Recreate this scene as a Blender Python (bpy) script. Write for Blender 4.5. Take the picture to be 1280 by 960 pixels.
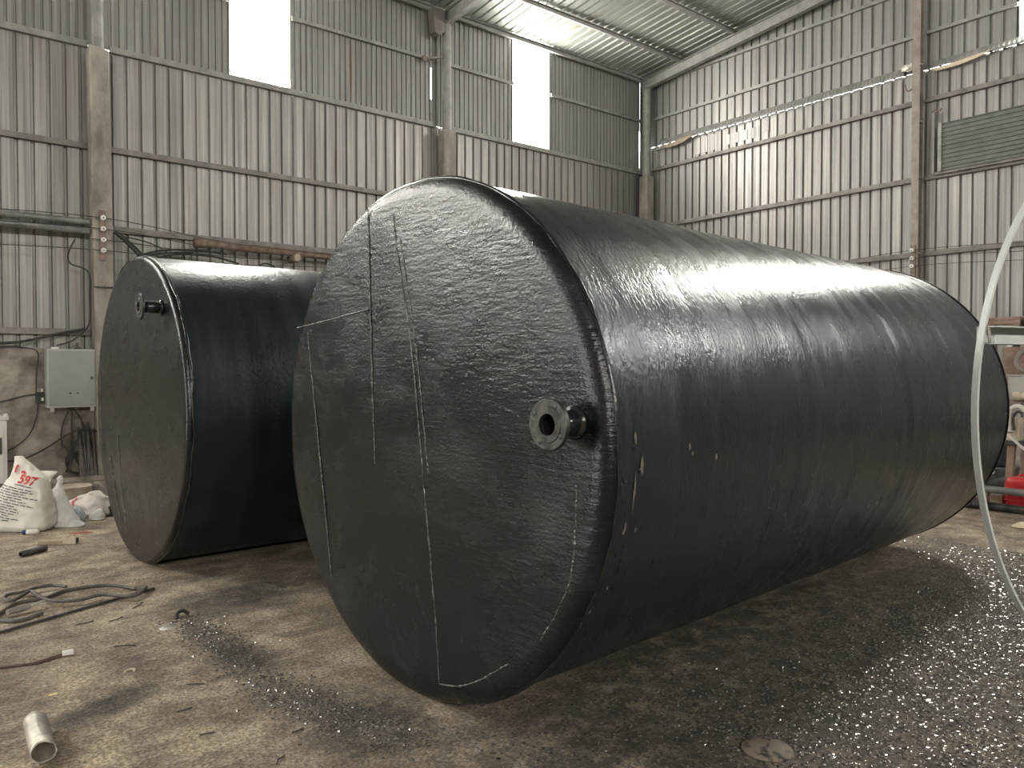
import bpy, bmesh, math, random
from math import sin, cos, pi, radians
from mathutils import Vector, Matrix, noise
from mathutils.bvhtree import BVHTree

random.seed(7)
for o in list(bpy.data.objects):
    bpy.data.objects.remove(o, do_unlink=True)
sc = bpy.context.scene
C = sc.collection

# ------------------------------------------------------------------ camera
cd = bpy.data.cameras.new('camera')
cd.sensor_width = 36.0
cd.lens = 36.0 * 975.0 / 1280.0
cd.clip_start = 0.05
cd.clip_end = 200
cam = bpy.data.objects.new('camera', cd)
C.objects.link(cam)
cam.location = (0, 0, 1.6)
_y, _p = radians(50.895), radians(1.264)
_f = Vector((cos(_y) * cos(_p), sin(_y) * cos(_p), -sin(_p)))
cam.rotation_euler = _f.to_track_quat('-Z', 'Y').to_euler()
sc.camera = cam

# ------------------------------------------------------------------ light / exposure
WINDOW_LIGHT = 52.0
wd = bpy.data.worlds.new('sky')
sc.world = wd
wd.use_nodes = True
bg = wd.node_tree.nodes['Background']
bg.inputs[0].default_value = (1.0, 0.99, 0.97, 1)
bg.inputs[1].default_value = 9.0
sc.view_settings.view_transform = 'Standard'
sc.view_settings.look = 'None'
sc.view_settings.exposure = 0.10
sc.view_settings.gamma = 1.0
sc.view_settings.use_curve_mapping = False
sc.cycles.max_bounces = 8
sc.cycles.diffuse_bounces = 6
sc.cycles.glossy_bounces = 4
sc.cycles.sample_clamp_indirect = 6.0

# room dimensions (metres)
YL, YO = 12.70, -12.40      # eave wall with the windows, opposite eave wall
XG, XB = 14.45, -15.60      # gable wall in view, gable behind the camera
ZE = 8.45                   # roof height at the eaves
YR = 0.15                   # ridge
SL = 0.10                   # roof slope


def roof_z(y):
    return ZE + SL * ((YL - y) if y > YR else (y - YO))


# ------------------------------------------------------------------ materials
MATS = {}


def new_mat(name):
    m = bpy.data.materials.new(name)
    m.use_nodes = True
    nt = m.node_tree
    b = nt.nodes['Principled BSDF']
    MATS[name] = m
    return m, nt, b


def N(nt, t, **kw):
    n = nt.nodes.new(t)
    for k, v in kw.items():
        setattr(n, k, v)
    return n


def coords(nt, kind, scale=(1, 1, 1), loc=(0, 0, 0)):
    if kind == 'world':
        src = N(nt, 'ShaderNodeNewGeometry').outputs['Position']
    else:
        src = N(nt, 'ShaderNodeTexCoord').outputs['Object']
    mp = N(nt, 'ShaderNodeMapping')
    mp.inputs['Scale'].default_value = scale
    mp.inputs['Location'].default_value = loc
    nt.links.new(src, mp.inputs['Vector'])
    return mp.outputs['Vector']


def tex(nt, vec, scale, detail=4, rough=0.6, dist=0.0):
    n = N(nt, 'ShaderNodeTexNoise')
    n.inputs['Scale'].default_value = scale
    n.inputs['Detail'].default_value = detail
    n.inputs['Roughness'].default_value = rough
    n.inputs['Distortion'].default_value = dist
    nt.links.new(vec, n.inputs['Vector'])
    return n.outputs['Fac']


def ramp(nt, fac, stops):
    r = N(nt, 'ShaderNodeValToRGB')
    el = r.color_ramp.elements
    while len(el) < len(stops):
        el.new(0.5)
    for e, (p, c) in zip(el, stops):
        e.position = p
        e.color = (c, c, c, 1) if isinstance(c, (int, float)) else (*c, 1)
    nt.links.new(fac, r.inputs['Fac'])
    return r.outputs['Color']


def mix(nt, fac, a, b, mode='MIX'):
    m = N(nt, 'ShaderNodeMix', data_type='RGBA', blend_type=mode)
    for sock, v in ((m.inputs[0], fac), (m.inputs[6], a), (m.inputs[7], b)):
        if hasattr(v, 'is_linked'):
            nt.links.new(v, sock)
        elif isinstance(v, (int, float)):
            sock.default_value = v if sock == m.inputs[0] else (v, v, v, 1)
        else:
            sock.default_value = (*v, 1)
    return m.outputs[2]


def math_(nt, op, a, b=0.0, clamp=False):
    m = N(nt, 'ShaderNodeMath', operation=op, use_clamp=clamp)
    for s, v in ((m.inputs[0], a), (m.inputs[1], b)):
        if hasattr(v, 'is_linked'):
            nt.links.new(v, s)
        else:
            s.default_value = v
    return m.outputs[0]


def bump(nt, b, h, strength=0.3, dist=0.01, prev=None):
    n = N(nt, 'ShaderNodeBump')
    n.inputs['Strength'].default_value = strength
    n.inputs['Distance'].default_value = dist
    nt.links.new(h, n.inputs['Height'])
    if prev is not None:
        nt.links.new(prev, n.inputs['Normal'])
    if b is not None:
        nt.links.new(n.outputs['Normal'], b.inputs['Normal'])
    return n.outputs['Normal']


def simple(name, c1, c2=None, scale=6.0, rough=(0.5, 0.7), metal=0.0, bmp=0.0, bscale=40.0,
           stretch=(1, 1, 1), kind='object', lo=0.35, hi=0.65, bdist=0.01, trans=0.0):
    m, nt, b = new_mat(name)
    v = coords(nt, kind, stretch)
    f = tex(nt, v, scale, 5, 0.65)
    col = ramp(nt, f, [(lo, c1), (hi, c2 or c1)])
    nt.links.new(col, b.inputs['Base Color'])
    nt.links.new(ramp(nt, tex(nt, v, scale * 1.7, 3), [(0.3, rough[0]), (0.7, rough[1])]), b.inputs['Roughness'])
    b.inputs['Metallic'].default_value = metal
    if trans:
        b.inputs['Transmission Weight'].default_value = trans
    if bmp:
        bump(nt, b, tex(nt, v, bscale, 4), bmp, bdist)
    return m


def sheet_mat(name, light, dark, rust, streak, metal, rough, random_amt=0.25):
    """galvanised cladding: streaks run along the sheet's own length, a few rust runs"""
    m, nt, b = new_mat(name)
    v = coords(nt, 'world', streak)
    v2 = coords(nt, 'world', (1, 1, 1))
    s = tex(nt, v, 1.0, 4, 0.7)
    col = ramp(nt, s, [(0.36, dark), (0.64, light)])
    big = tex(nt, v2, 0.7, 3, 0.5)
    col = mix(nt, ramp(nt, big, [(0.35, 0.0), (0.75, 0.45)]), col, dark)
    oi = N(nt, 'ShaderNodeObjectInfo')
    tint = ramp(nt, oi.outputs['Random'], [(0.0, 1.0 - random_amt), (1.0, 1.0)])
    col = mix(nt, 1.0, col, tint, 'MULTIPLY')
    rs = coords(nt, 'world', (streak[0] * 0.8, streak[1] * 0.8, streak[2] * 0.8), (3.1, 7.7, 1.3))
    rmask = math_(nt, 'MULTIPLY', ramp(nt, tex(nt, rs, 1.0, 2, 0.5), [(0.63, 0.0), (0.72, 1.0)]),
                  ramp(nt, tex(nt, v2, 0.55, 2), [(0.45, 0.0), (0.65, 0.8)]))
    col = mix(nt, rmask, col, rust)
    nt.links.new(col, b.inputs['Base Color'])
    b.inputs['Metallic'].default_value = metal
    nt.links.new(ramp(nt, s, [(0.3, rough + 0.12), (0.7, rough)]), b.inputs['Roughness'])
    bump(nt, b, tex(nt, v2, 6.0, 3), 0.15, 0.02)
    return m


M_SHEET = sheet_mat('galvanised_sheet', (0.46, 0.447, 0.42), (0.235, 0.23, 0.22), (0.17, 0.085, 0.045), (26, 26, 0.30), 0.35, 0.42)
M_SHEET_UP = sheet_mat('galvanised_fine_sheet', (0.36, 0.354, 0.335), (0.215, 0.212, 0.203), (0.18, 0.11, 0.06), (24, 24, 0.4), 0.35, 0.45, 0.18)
M_ROOF = sheet_mat('roof_sheet', (0.40, 0.41, 0.37), (0.28, 0.29, 0.265), (0.2, 0.15, 0.1), (8, 0.3, 8), 0.5, 0.35)
M_LOUVRE = simple('grey_green_shutter', (0.085, 0.10, 0.088), (0.125, 0.14, 0.12), 4, (0.45, 0.6), 0.0)
M_STEEL = simple('painted_steel', (0.20, 0.20, 0.195), (0.30, 0.295, 0.275), 5, (0.45, 0.65), 0.25, 0.1, 30, kind='world')
M_GIRT = simple('dusty_girt_steel', (0.13, 0.12, 0.11), (0.23, 0.215, 0.195), 4, (0.5, 0.7), 0.2, 0.1, 30, kind='world')
M_POST = simple('brown_primer_steel', (0.20, 0.17, 0.14), (0.30, 0.27, 0.24), 4, (0.5, 0.7), 0.15, kind='world')
M_RUST = simple('rusty_steel', (0.13, 0.085, 0.06), (0.25, 0.20, 0.16), 9, (0.6, 0.85), 0.1, 0.3, 60, kind='world')
M_DARKSTEEL = simple('dark_steel', (0.05, 0.05, 0.05), (0.11, 0.105, 0.10), 9, (0.4, 0.6), 0.5, 0.2, 60, kind='world')
M_PIPE = simple('grey_conduit', (0.16, 0.165, 0.17), (0.26, 0.26, 0.25), 6, (0.4, 0.6), 0.3, kind='world')
M_CONCRETE = simple('weathered_concrete', (0.16, 0.145, 0.125), (0.37, 0.345, 0.30), 3.5, (0.8, 0.95), 0, 0.5, 25, (1, 1, 0.45), kind='world', bdist=0.02)
M_PLASTER = simple('stained_cement', (0.10, 0.088, 0.076), (0.38, 0.34, 0.29), 2.2, (0.8, 0.95), 0, 0.5, 14, kind='world', lo=0.36, hi=0.64)
M_CABINET = simple('cabinet_grey_enamel', (0.225, 0.24, 0.225), (0.265, 0.275, 0.26), 3, (0.35, 0.45), 0.1)
M_CABINET_EDGE = simple('cabinet_edge_enamel', (0.32, 0.33, 0.315), (0.37, 0.37, 0.35), 3, (0.35, 0.45), 0.1)
M_WHITE = simple('white_enamel', (0.62, 0.60, 0.56), (0.72, 0.70, 0.66), 3, (0.4, 0.5))
M_CERAMIC = simple('white_ceramic', (0.70, 0.68, 0.62), (0.80, 0.78, 0.73), 3, (0.15, 0.25))
M_BLACKRUBBER = simple('black_rubber', (0.018, 0.018, 0.018), (0.04, 0.04, 0.038), 12, (0.5, 0.7))
M_HOSE = simple('dusty_hose_rubber', (0.06, 0.055, 0.048), (0.12, 0.11, 0.095), 12, (0.6, 0.8))
M_COPPER = simple('brown_wire', (0.06, 0.036, 0.026), (0.10, 0.06, 0.042), 12, (0.5, 0.7))
M_RINGPAINT = simple('pale_grey_primer', (0.48, 0.50, 0.49), (0.58, 0.59, 0.57), 4, (0.45, 0.6), 0.15, 0.1, 60)
M_ZINC = simple('worn_zinc', (0.36, 0.34, 0.30), (0.62, 0.58, 0.50), 14, (0.35, 0.55), 0.6, 0.4, 30, bdist=0.004)
M_FLANGE = simple('worn_flange_steel', (0.035, 0.035, 0.035), (0.095, 0.092, 0.085), 22, (0.35, 0.5), 0.7, 0.2, 60)
M_TAR_PLAIN = simple('black_paint', (0.010, 0.012, 0.014), (0.018, 0.020, 0.022), 20, (0.12, 0.25), 0, 0.3, 60, bdist=0.004)
M_SEAM = simple('scuffed_weld_bead', (0.03, 0.03, 0.03), (0.16, 0.155, 0.14), 30, (0.15, 0.3), 0.2)
M_SACK = simple('woven_white_sack', (0.62, 0.58, 0.50), (0.74, 0.71, 0.64), 5, (0.6, 0.8), 0, 0.25, 35)
M_SACK_PINK = simple('soiled_white_sack', (0.55, 0.49, 0.45), (0.70, 0.66, 0.62), 6, (0.6, 0.8), 0, 0.3, 30)
M_BAG = simple('thin_white_plastic', (0.62, 0.61, 0.58), (0.76, 0.75, 0.72), 6, (0.3, 0.5), 0, 0.3, 30)
M_CLEAR = simple('crumpled_clear_plastic', (0.34, 0.42, 0.45), (0.66, 0.72, 0.73), 14, (0.12, 0.25), 0, 0.6, 40)
M_REDPRINT = simple('red_print', (0.55, 0.03, 0.03), None, 4, (0.6, 0.7))
M_BLACKPRINT = simple('black_print', (0.05, 0.05, 0.05), None, 4, (0.6, 0.7))
M_REDPLASTIC = simple('red_plastic', (0.50, 0.02, 0.03), (0.62, 0.05, 0.05), 5, (0.3, 0.45))
M_DUSTY_RED = simple('dusty_red_plastic', (0.42, 0.20, 0.15), (0.55, 0.12, 0.1), 8, (0.6, 0.7))
M_WOOD = simple('weathered_wood', (0.26, 0.20, 0.14), (0.42, 0.34, 0.25), 8, (0.7, 0.85), 0, 0.3, 40, (1, 6, 6))
M_CARD = simple('torn_cardboard', (0.50, 0.42, 0.30), (0.62, 0.54, 0.42), 8, (0.7, 0.85))
M_TIN = simple('old_tin', (0.30, 0.25, 0.18), (0.46, 0.40, 0.31), 5, (0.5, 0.7), 0.2)
M_ORANGE = simple('orange_cloth', (0.55, 0.24, 0.05), (0.62, 0.32, 0.08), 6, (0.7, 0.85))
M_RAG = simple('grey_rag', (0.16, 0.14, 0.12), (0.28, 0.25, 0.22), 12, (0.8, 0.9), 0, 0.5, 40)
M_BLUECAP = simple('blue_plastic', (0.02, 0.05, 0.18), None, 4, (0.3, 0.4))
M_TANPIPE = simple('tan_painted_pipe', (0.42, 0.36, 0.27), (0.55, 0.48, 0.38), 8, (0.45, 0.6))
M_PALEPIPE = simple('pale_cast_pipe', (0.50, 0.48, 0.42), (0.62, 0.60, 0.55), 8, (0.4, 0.55))
M_GREYBOX = simple('grey_sheet_box', (0.34, 0.34, 0.31), (0.42, 0.41, 0.38), 5, (0.5, 0.6))
M_BLUEPLATE = simple('blue_grey_plate', (0.28, 0.33, 0.34), (0.36, 0.40, 0.41), 5, (0.5, 0.6))
M_BROWNCRATE = simple('brown_crate', (0.20, 0.13, 0.10), (0.32, 0.23, 0.18), 8, (0.7, 0.8), kind='world')
M_YELLOW = simple('yellow_paper', (0.70, 0.58, 0.16), (0.78, 0.70, 0.45), 30, (0.6, 0.7))
M_BONE = simple('dry_mud_spot', (0.07, 0.06, 0.05), (0.15, 0.13, 0.105), 30, (0.8, 0.9))


def pane_mat(name, col, strength):
    m, nt, b = new_mat(name)
    b.inputs['Base Color'].default_value = (*[c * 0.8 for c in col], 1)
    b.inputs['Roughness'].default_value = 0.5
    b.inputs['Emission Color'].default_value = (*col, 1)
    b.inputs['Emission Strength'].default_value = strength
    return m


M_PANE = pane_mat('daylit_translucent_sheet', (1.0, 0.97, 0.90), WINDOW_LIGHT)
M_PANE_YELLOW = pane_mat('daylit_yellowed_sheet', (1.0, 0.80, 0.36), 1.2)


# tar-coated tank, round shell
def tank_shell_mat(name, r_lo, r_hi, fine, long_scale):
    m, nt, b = new_mat(name)
    v = coords(nt, 'object', (1, 1, 1))
    band = coords(nt, 'object', (7.0, 0.5, 0.5))        # strips wound round the shell
    c = ramp(nt, tex(nt, band, 1.0, 3, 0.6), [(0.3, (0.0045, 0.0075, 0.0100)), (0.75, (0.0095, 0.0135, 0.0165))])
    nt.links.new(c, b.inputs['Base Color'])
    r1 = tex(nt, band, 1.0, 4, 0.6)
    r2 = tex(nt, v, 2.5, 4, 0.6)
    rr = math_(nt, 'ADD', math_(nt, 'MULTIPLY', r1, 0.6), math_(nt, 'MULTIPLY', r2, 0.4))
    nt.links.new(ramp(nt, rr, [(0.38, r_lo), (0.64, r_hi)]), b.inputs['Roughness'])
    h2 = tex(nt, v, 3.0, 2, 0.5)
    n1 = bump(nt, None, h2, 0.25, 0.02)
    h1 = tex(nt, coords(nt, 'object', long_scale), 1.0, 3, 0.6)
    n2 = bump(nt, None, h1, 0.5, fine, n1)
    vo = N(nt, 'ShaderNodeTexVoronoi')
    vo.inputs['Scale'].default_value = 24
    nt.links.new(v, vo.inputs['Vector'])
    pits = ramp(nt, vo.outputs['Distance'], [(0.03, 1.0), (0.13, 0.0)])
    mask = ramp(nt, tex(nt, coords(nt, 'object', (3.5, 1, 1)), 1.6, 3), [(0.54, 0.0), (0.64, 1.0)])
    bump(nt, b, math_(nt, 'MULTIPLY', pits, mask), 0.8, 0.006, n2)
    b.inputs['Specular IOR Level'].default_value = 0.65
    b.inputs['Specular Tint'].default_value = (0.86, 0.97, 1.0, 1)
    return m


def tank_head_mat():
    m, nt, b = new_mat('black_tar_head')
    v = coords(nt, 'object', (1, 1, 1))
    hz = coords(nt, 'object', (1, 9, 42))               # roller strokes run across
    dust = tex(nt, coords(nt, 'object', (1, 1.1, 1.6)), 1.2, 6, 0.62, 0.5)
    c = ramp(nt, dust, [(0.44, (0.0045, 0.0055, 0.0065)), (0.58, (0.008, 0.008, 0.008)), (0.72, (0.022, 0.021, 0.0195))])
    nt.links.new(c, b.inputs['Base Color'])
    nt.links.new(ramp(nt, dust, [(0.42, 0.20), (0.68, 0.42)]), b.inputs['Roughness'])
    n0 = bump(nt, None, tex(nt, v, 4.0, 2, 0.5), 0.25, 0.015)
    n1 = bump(nt, None, tex(nt, hz, 1.0, 4, 0.62), 0.5, 0.0065, n0)
    n2 = bump(nt, None, tex(nt, v, 62, 3, 0.65), 0.55, 0.0042, n1)
    # thin scattered ridges where the coating wrinkled
    w = N(nt, 'ShaderNodeTexNoise')
    w.noise_type = 'RIDGED_MULTIFRACTAL'
    w.inputs['Scale'].default_value = 4.0
    w.inputs['Detail'].default_value = 4
    nt.links.new(coords(nt, 'object', (1, 0.8, 2.6)), w.inputs['Vector'])
    rm_ = ramp(nt, w.outputs['Fac'], [(0.62, 0.0), (0.95, 1.0)])
    bump(nt, b, rm_, 0.35, 0.006, n2)
    b.inputs['Specular IOR Level'].default_value = 0.48
    return m


M_SHELL = tank_shell_mat('black_tar_shell', 0.19, 0.35, 0.0068, (60, 26, 26))
M_SHELL_REAR = tank_shell_mat('black_tar_shell_dull', 0.28, 0.42, 0.006, (30, 34, 34))
M_HEAD = tank_head_mat()


def blob(nt, pos, cx, cy, rx, ry, ang=0.0):
    """soft elliptical mask on the ground"""
    mp = N(nt, 'ShaderNodeMapping', vector_type='TEXTURE')
    mp.inputs['Location'].default_value = (cx, cy, 0)
    mp.inputs['Rotation'].default_value = (0, 0, ang)
    mp.inputs['Scale'].default_value = (rx, ry, 1000)
    nt.links.new(pos, mp.inputs['Vector'])
    ln = N(nt, 'ShaderNodeVectorMath', operation='LENGTH')
    nt.links.new(mp.outputs['Vector'], ln.inputs[0])
    return ramp(nt, ln.outputs['Value'], [(0.35, 1.0), (1.0, 0.0)])


def floor_mat():
    m, nt, b = new_mat('dirty_concrete_floor')
    pos = N(nt, 'ShaderNodeNewGeometry').outputs['Position']
    n_big = tex(nt, pos, 0.55, 5, 0.6)
    n_mid = tex(nt, pos, 3.2, 6, 0.7)
    n_fine = tex(nt, pos, 55, 5, 0.75)
    n_grit = tex(nt, pos, 130, 3, 0.7)
    col = ramp(nt, n_mid, [(0.37, (0.13, 0.102, 0.072)), (0.50, (0.285, 0.227, 0.161)), (0.62, (0.48, 0.395, 0.285))])
    col = mix(nt, ramp(nt, n_big, [(0.38, 0.0), (0.68, 0.55)]), col, (0.15, 0.123, 0.093))
    scuff = tex(nt, coords(nt, 'world', (1.2, 5.0, 1)), 1.6, 6, 0.7)
    col = mix(nt, ramp(nt, scuff, [(0.54, 0.0), (0.66, 0.5)]), col, (0.46, 0.39, 0.29))
    col = mix(nt, ramp(nt, tex(nt, pos, 9.0, 5, 0.75), [(0.60, 0.0), (0.70, 0.6)]), col, (0.085, 0.07, 0.053))
    fine = ramp(nt, n_fine, [(0.38, 0.45), (0.5, 1.0), (0.62, 1.6)])
    col = mix(nt, 1.0, col, fine, 'MULTIPLY')
    # black spillage, grit and trail by the big tank, its contact shade painted in
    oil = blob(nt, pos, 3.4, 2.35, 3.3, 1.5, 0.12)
    for a in ((5.5, 2.0, 2.4, 1.3, 0.05), (2.2, 1.6, 1.7, 1.3, 0.4), (3.6, -0.6, 4.2, 3.2, 0.0), (4.5, 2.7, 3.4, 0.9, 0.07), (1.52, 4.40, 0.20, 0.80, 0.1), (1.70, 3.1, 0.45, 0.60, 0.25),  # widest blob also darkens what the tank shell reflects
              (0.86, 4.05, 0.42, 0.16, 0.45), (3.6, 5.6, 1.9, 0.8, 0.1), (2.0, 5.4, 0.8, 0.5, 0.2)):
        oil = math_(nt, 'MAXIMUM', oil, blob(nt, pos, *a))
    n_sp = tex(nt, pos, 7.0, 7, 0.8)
    oil_shade_mask = math_(nt, 'MULTIPLY', oil, ramp(nt, n_sp, [(0.38, 0.45), (0.54, 1.0)]), True)
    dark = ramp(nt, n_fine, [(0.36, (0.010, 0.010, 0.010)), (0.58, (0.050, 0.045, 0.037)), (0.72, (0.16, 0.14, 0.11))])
    col = mix(nt, math_(nt, 'MULTIPLY', oil_shade_mask, 0.94), col, dark)
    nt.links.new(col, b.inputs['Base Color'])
    # damp, gritty film on the side towards the gable
    wet = blob(nt, pos, 5.0, 0.9, 4.0, 2.3, 0.0)
    wetm = math_(nt, 'MULTIPLY', wet, ramp(nt, n_mid, [(0.35, 0.4), (0.6, 1.0)]))
    rr = mix(nt, wetm, (0.82, 0.82, 0.82), (0.16, 0.16, 0.16))
    nt.links.new(rr, b.inputs['Roughness'])
    n1 = bump(nt, None, n_mid, 0.5, 0.03)
    n2 = bump(nt, None, n_fine, 0.7, 0.012, n1)
    bump(nt, b, n_grit, 0.6, 0.008, n2)
    return m


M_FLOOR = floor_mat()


# ------------------------------------------------------------------ mesh builder
class MB:
    def __init__(s):
        s.v, s.f, s.sm = [], [], []

    def add(s, vs, fs, smooth=False):
        o = len(s.v)
        s.v += [tuple(v) for v in vs]
        s.f += [tuple(i + o for i in f) for f in fs]
        s.sm += [smooth] * len(fs)
        return s

    def box(s, c, size, rot=None, bev=0.0):
        x, y, z = (q / 2 for q in size)
        if bev > 0:
            bm = bmesh.new()
            bmesh.ops.create_cube(bm, size=1.0)
            bmesh.ops.scale(bm, vec=size, verts=bm.verts)
            bmesh.ops.bevel(bm, geom=bm.edges[:], offset=bev, segments=2, affect='EDGES', profile=0.6)
            vs = [v.co.copy() for v in bm.verts]
            bm.verts.index_update()
            fs = [[v.index for v in f.verts] for f in bm.faces]
            bm.free()
        else:
            vs = [Vector((i * x, j * y, k * z)) for i in (-1, 1) for j in (-1, 1) for k in (-1, 1)]
            fs = [(0, 1, 3, 2), (4, 6, 7, 5), (0, 4, 5, 1), (2, 3, 7, 6), (0, 2, 6, 4), (1, 5, 7, 3)]
        if rot is not None:
            vs = [rot @ v for v in vs]
        c = Vector(c)
        return s.add([v + c for v in vs], fs)

    def bar(s, p0, p1, w, h, up=(0, 0, 1)):
        """rectangular bar from p0 to p1, w across, h along up"""
        p0, p1 = Vector(p0), Vector(p1)
        d = (p1 - p0)
        L = d.length
        d.normalize()
        u = Vector(up)
        side = d.cross(u).normalized()
        u = side.cross(d).normalized()
        return s.box((p0 + p1) / 2, (L, w, h), Matrix((d, side, u)).transposed())

    def tube(s, pts, r, seg=10, closed=False, caps=True, inner=0.0):
        pts = [Vector(p) for p in pts]
        n = len(pts)
        rs = r if isinstance(r, (list, tuple)) else [r] * n
        rings = []
        up = None
        for i, p in enumerate(pts):
            a = pts[i - 1] if (i > 0 or closed) else pts[i]
            b = pts[(i + 1) % n] if (i < n - 1 or closed) else pts[i]
            t = (b - a).normalized()
            if up is None:
                up = Vector((0, 0, 1)) if abs(t.z) < 0.9 else Vector((1, 0, 0))
            side = t.cross(up)
            if side.length < 1e-6:
                side = t.orthogonal()
            side.normalize()
            up = side.cross(t).normalized()
            rings.append([p + (side * cos(k * 2 * pi / seg) + up * sin(k * 2 * pi / seg)) * rs[i] for k in range(seg)])
        vs = [q for R in rings for q in R]
        fs = []
        for i in range(n if closed else n - 1):
            j = (i + 1) % n
            for k in range(seg):
                l = (k + 1) % seg
                fs.append((i * seg + k, i * seg + l, j * seg + l, j * seg + k))
        s.add(vs, fs, True)
        if caps and not closed:
            s.add(rings[0], [tuple(range(seg))[::-1]])
            s.add(rings[-1], [tuple(range(seg))])
        return s

    def lathe(s, prof, seg=48, axis='z', centre=(0, 0, 0), smooth=True, rot=None):
        """prof: list of (radius, height) along the axis"""
        vs, fs = [], []
        for r, h in prof:
            for k in range(seg):
                a = 2 * pi * k / seg
                if axis == 'z':
                    vs.append(Vector((r * cos(a), r * sin(a), h)))
                elif axis == 'x':
                    vs.append(Vector((h, r * cos(a), r * sin(a))))
                else:
                    vs.append(Vector((r * sin(a), h, r * cos(a))))
        for i in range(len(prof) - 1):
            for k in range(seg):
                l = (k + 1) % seg
                fs.append((i * seg + k, i * seg + l, (i + 1) * seg + l, (i + 1) * seg + k))
        if rot is not None:
            vs = [rot @ v for v in vs]
        c = Vector(centre)
        return s.add([v + c for v in vs], fs, smooth)

    def prism(s, outline, d0, d1, fn):
        """outline in (a,b), extruded d0..d1; fn(a,b,d) -> point"""
        n = len(outline)
        vs = [fn(a, b, d0) for a, b in outline] + [fn(a, b, d1) for a, b in outline]
        fs = [tuple(range(n)), tuple(range(n, 2 * n))[::-1]] + [(i, (i + 1) % n, n + (i + 1) % n, n + i) for i in range(n)]
        return s.add(vs, fs)

    def mesh(s, name):
        me = bpy.data.meshes.new(name)
        me.from_pydata([tuple(v) for v in s.v], [], s.f)
        me.polygons.foreach_set('use_smooth', s.sm)
        bm = bmesh.new()
        bm.from_mesh(me)
        bmesh.ops.recalc_face_normals(bm, faces=bm.faces)
        bm.to_mesh(me)
        bm.free()
        me.update()
        return me


def obj(name, mb, mat, parent=None, loc=None, rz=None):
    me = mb.mesh(name) if isinstance(mb, MB) else mb
    o = bpy.data.objects.new(name, me)
    C.objects.link(o)
    if mat is not None and not me.materials:
        me.materials.append(mat)
    if parent is not None:
        o.parent = parent
    if loc is not None:
        o.location = loc
    if rz is not None:
        o.rotation_euler = (0, 0, rz)
    return o


def thing(name, label, cat, loc=(0, 0, 0), rz=0.0, group=None):
    o = bpy.data.objects.new(name, None)
    o.empty_display_size = 0.1
    C.objects.link(o)
    o.location = loc
    o.rotation_euler = (0, 0, rz)
    return tag(o, label, cat, group)


def tag(o, label, cat, group=None):
    o['label'] = label
    o['category'] = cat
    if group:
        o['group'] = group
    return o


def struct(name, mb, mat, parent=None, label=None):
    o = obj(name, mb, mat, parent)
    if parent is None:
        o['kind'] = 'structure'
    if label:
        o['label'] = label
    return o


def spline(pts, n=8):
    pts = [Vector(p) for p in pts]
    out = []
    for i in range(len(pts) - 1):
        p0 = pts[max(i - 1, 0)]
        p1, p2 = pts[i], pts[i + 1]
        p3 = pts[min(i + 2, len(pts) - 1)]
        for k in range(n):
            t = k / n
            out.append(0.5 * ((2 * p1) + (p2 - p0) * t + (2 * p0 - 5 * p1 + 4 * p2 - p3) * t * t + (3 * p1 - p0 - 3 * p2 + p3) * t ** 3))
    out.append(pts[-1])
    return out


def cable(name, pts, r, mat, label=None, cat='cable', parent=None, n=8, seg=8, group=None):
    base = Vector(pts[0])
    o = obj(name, MB().tube([q - base for q in spline(pts, n)], r, seg), mat, parent, base)
    if label:
        tag(o, label, cat, group)
    return o


# ------------------------------------------------------------------ floor
g = MB()
g.box(((XG + XB) / 2, (YL + YO) / 2, -0.05), (XG - XB + 0.4, YL - YO + 0.4, 0.1))
struct('floor', g, M_FLOOR, label='dirty brown concrete floor with black spillage and painted tank shade')


# ------------------------------------------------------------------ cladding sheets
def rib_profile(width, ribs, pan_frac, depth):
    """trapezoidal profile seen from inside: wide pans, narrow ribs standing away from the room"""
    p = width / ribs
    pts = []
    for i in range(ribs):
        u = i * p
        rw = p * (1 - pan_frac)
        pts += [(u, 0.0), (u + p * pan_frac, 0.0), (u + p * pan_frac + rw * 0.22, depth), (u + p - rw * 0.22, depth)]
    pts.append((width, 0.0))
    return pts


def sheet_mesh(width, ribs, pan, depth, ztop, seed, rows=10, jit=0.004, slope=0.0, out=1):
    """sheet in local (u, n, z); z from 0 to ztop(+slope*u); n away from the room"""
    prof = rib_profile(width, ribs, pan, depth)
    rnd = random.Random(seed)
    off = Vector((rnd.uniform(0, 50), rnd.uniform(0, 50), rnd.uniform(0, 50)))
    vs, fs = [], []
    for r in range(rows + 1):
        for (u, n) in prof:
            h = (ztop + slope * u) * r / rows
            edge = 0.0 if u in (0.0, width) else 1.0
            d = noise.noise(Vector((u * 2.2, h * 0.9, 0)) + off) * jit * edge
            vs.append((u, out * n + d, h))
    m = len(prof)
    for r in range(rows):
        for k in range(m - 1):
            fs.append((r * m + k, r * m + k + 1, (r + 1) * m + k + 1, (r + 1) * m + k))
    mb = MB()
    mb.add(vs, fs)
    me = bpy.data.meshes.new('cladding_sheet')
    me.from_pydata(mb.v, [], mb.f)
    return me


# wall_left: the eave wall with the windows. The plinth is the wall's own mesh.
PLZ = 1.86
g = MB()
g.box(((XG + XB) / 2, YL + 0.02, PLZ / 2), (XG - XB, 0.18, PLZ))
wall_left = struct('wall_left', g, M_PLASTER, label='grey metal clad wall on a stained cement plinth')
wall_left['kind'] = 'structure'

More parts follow.
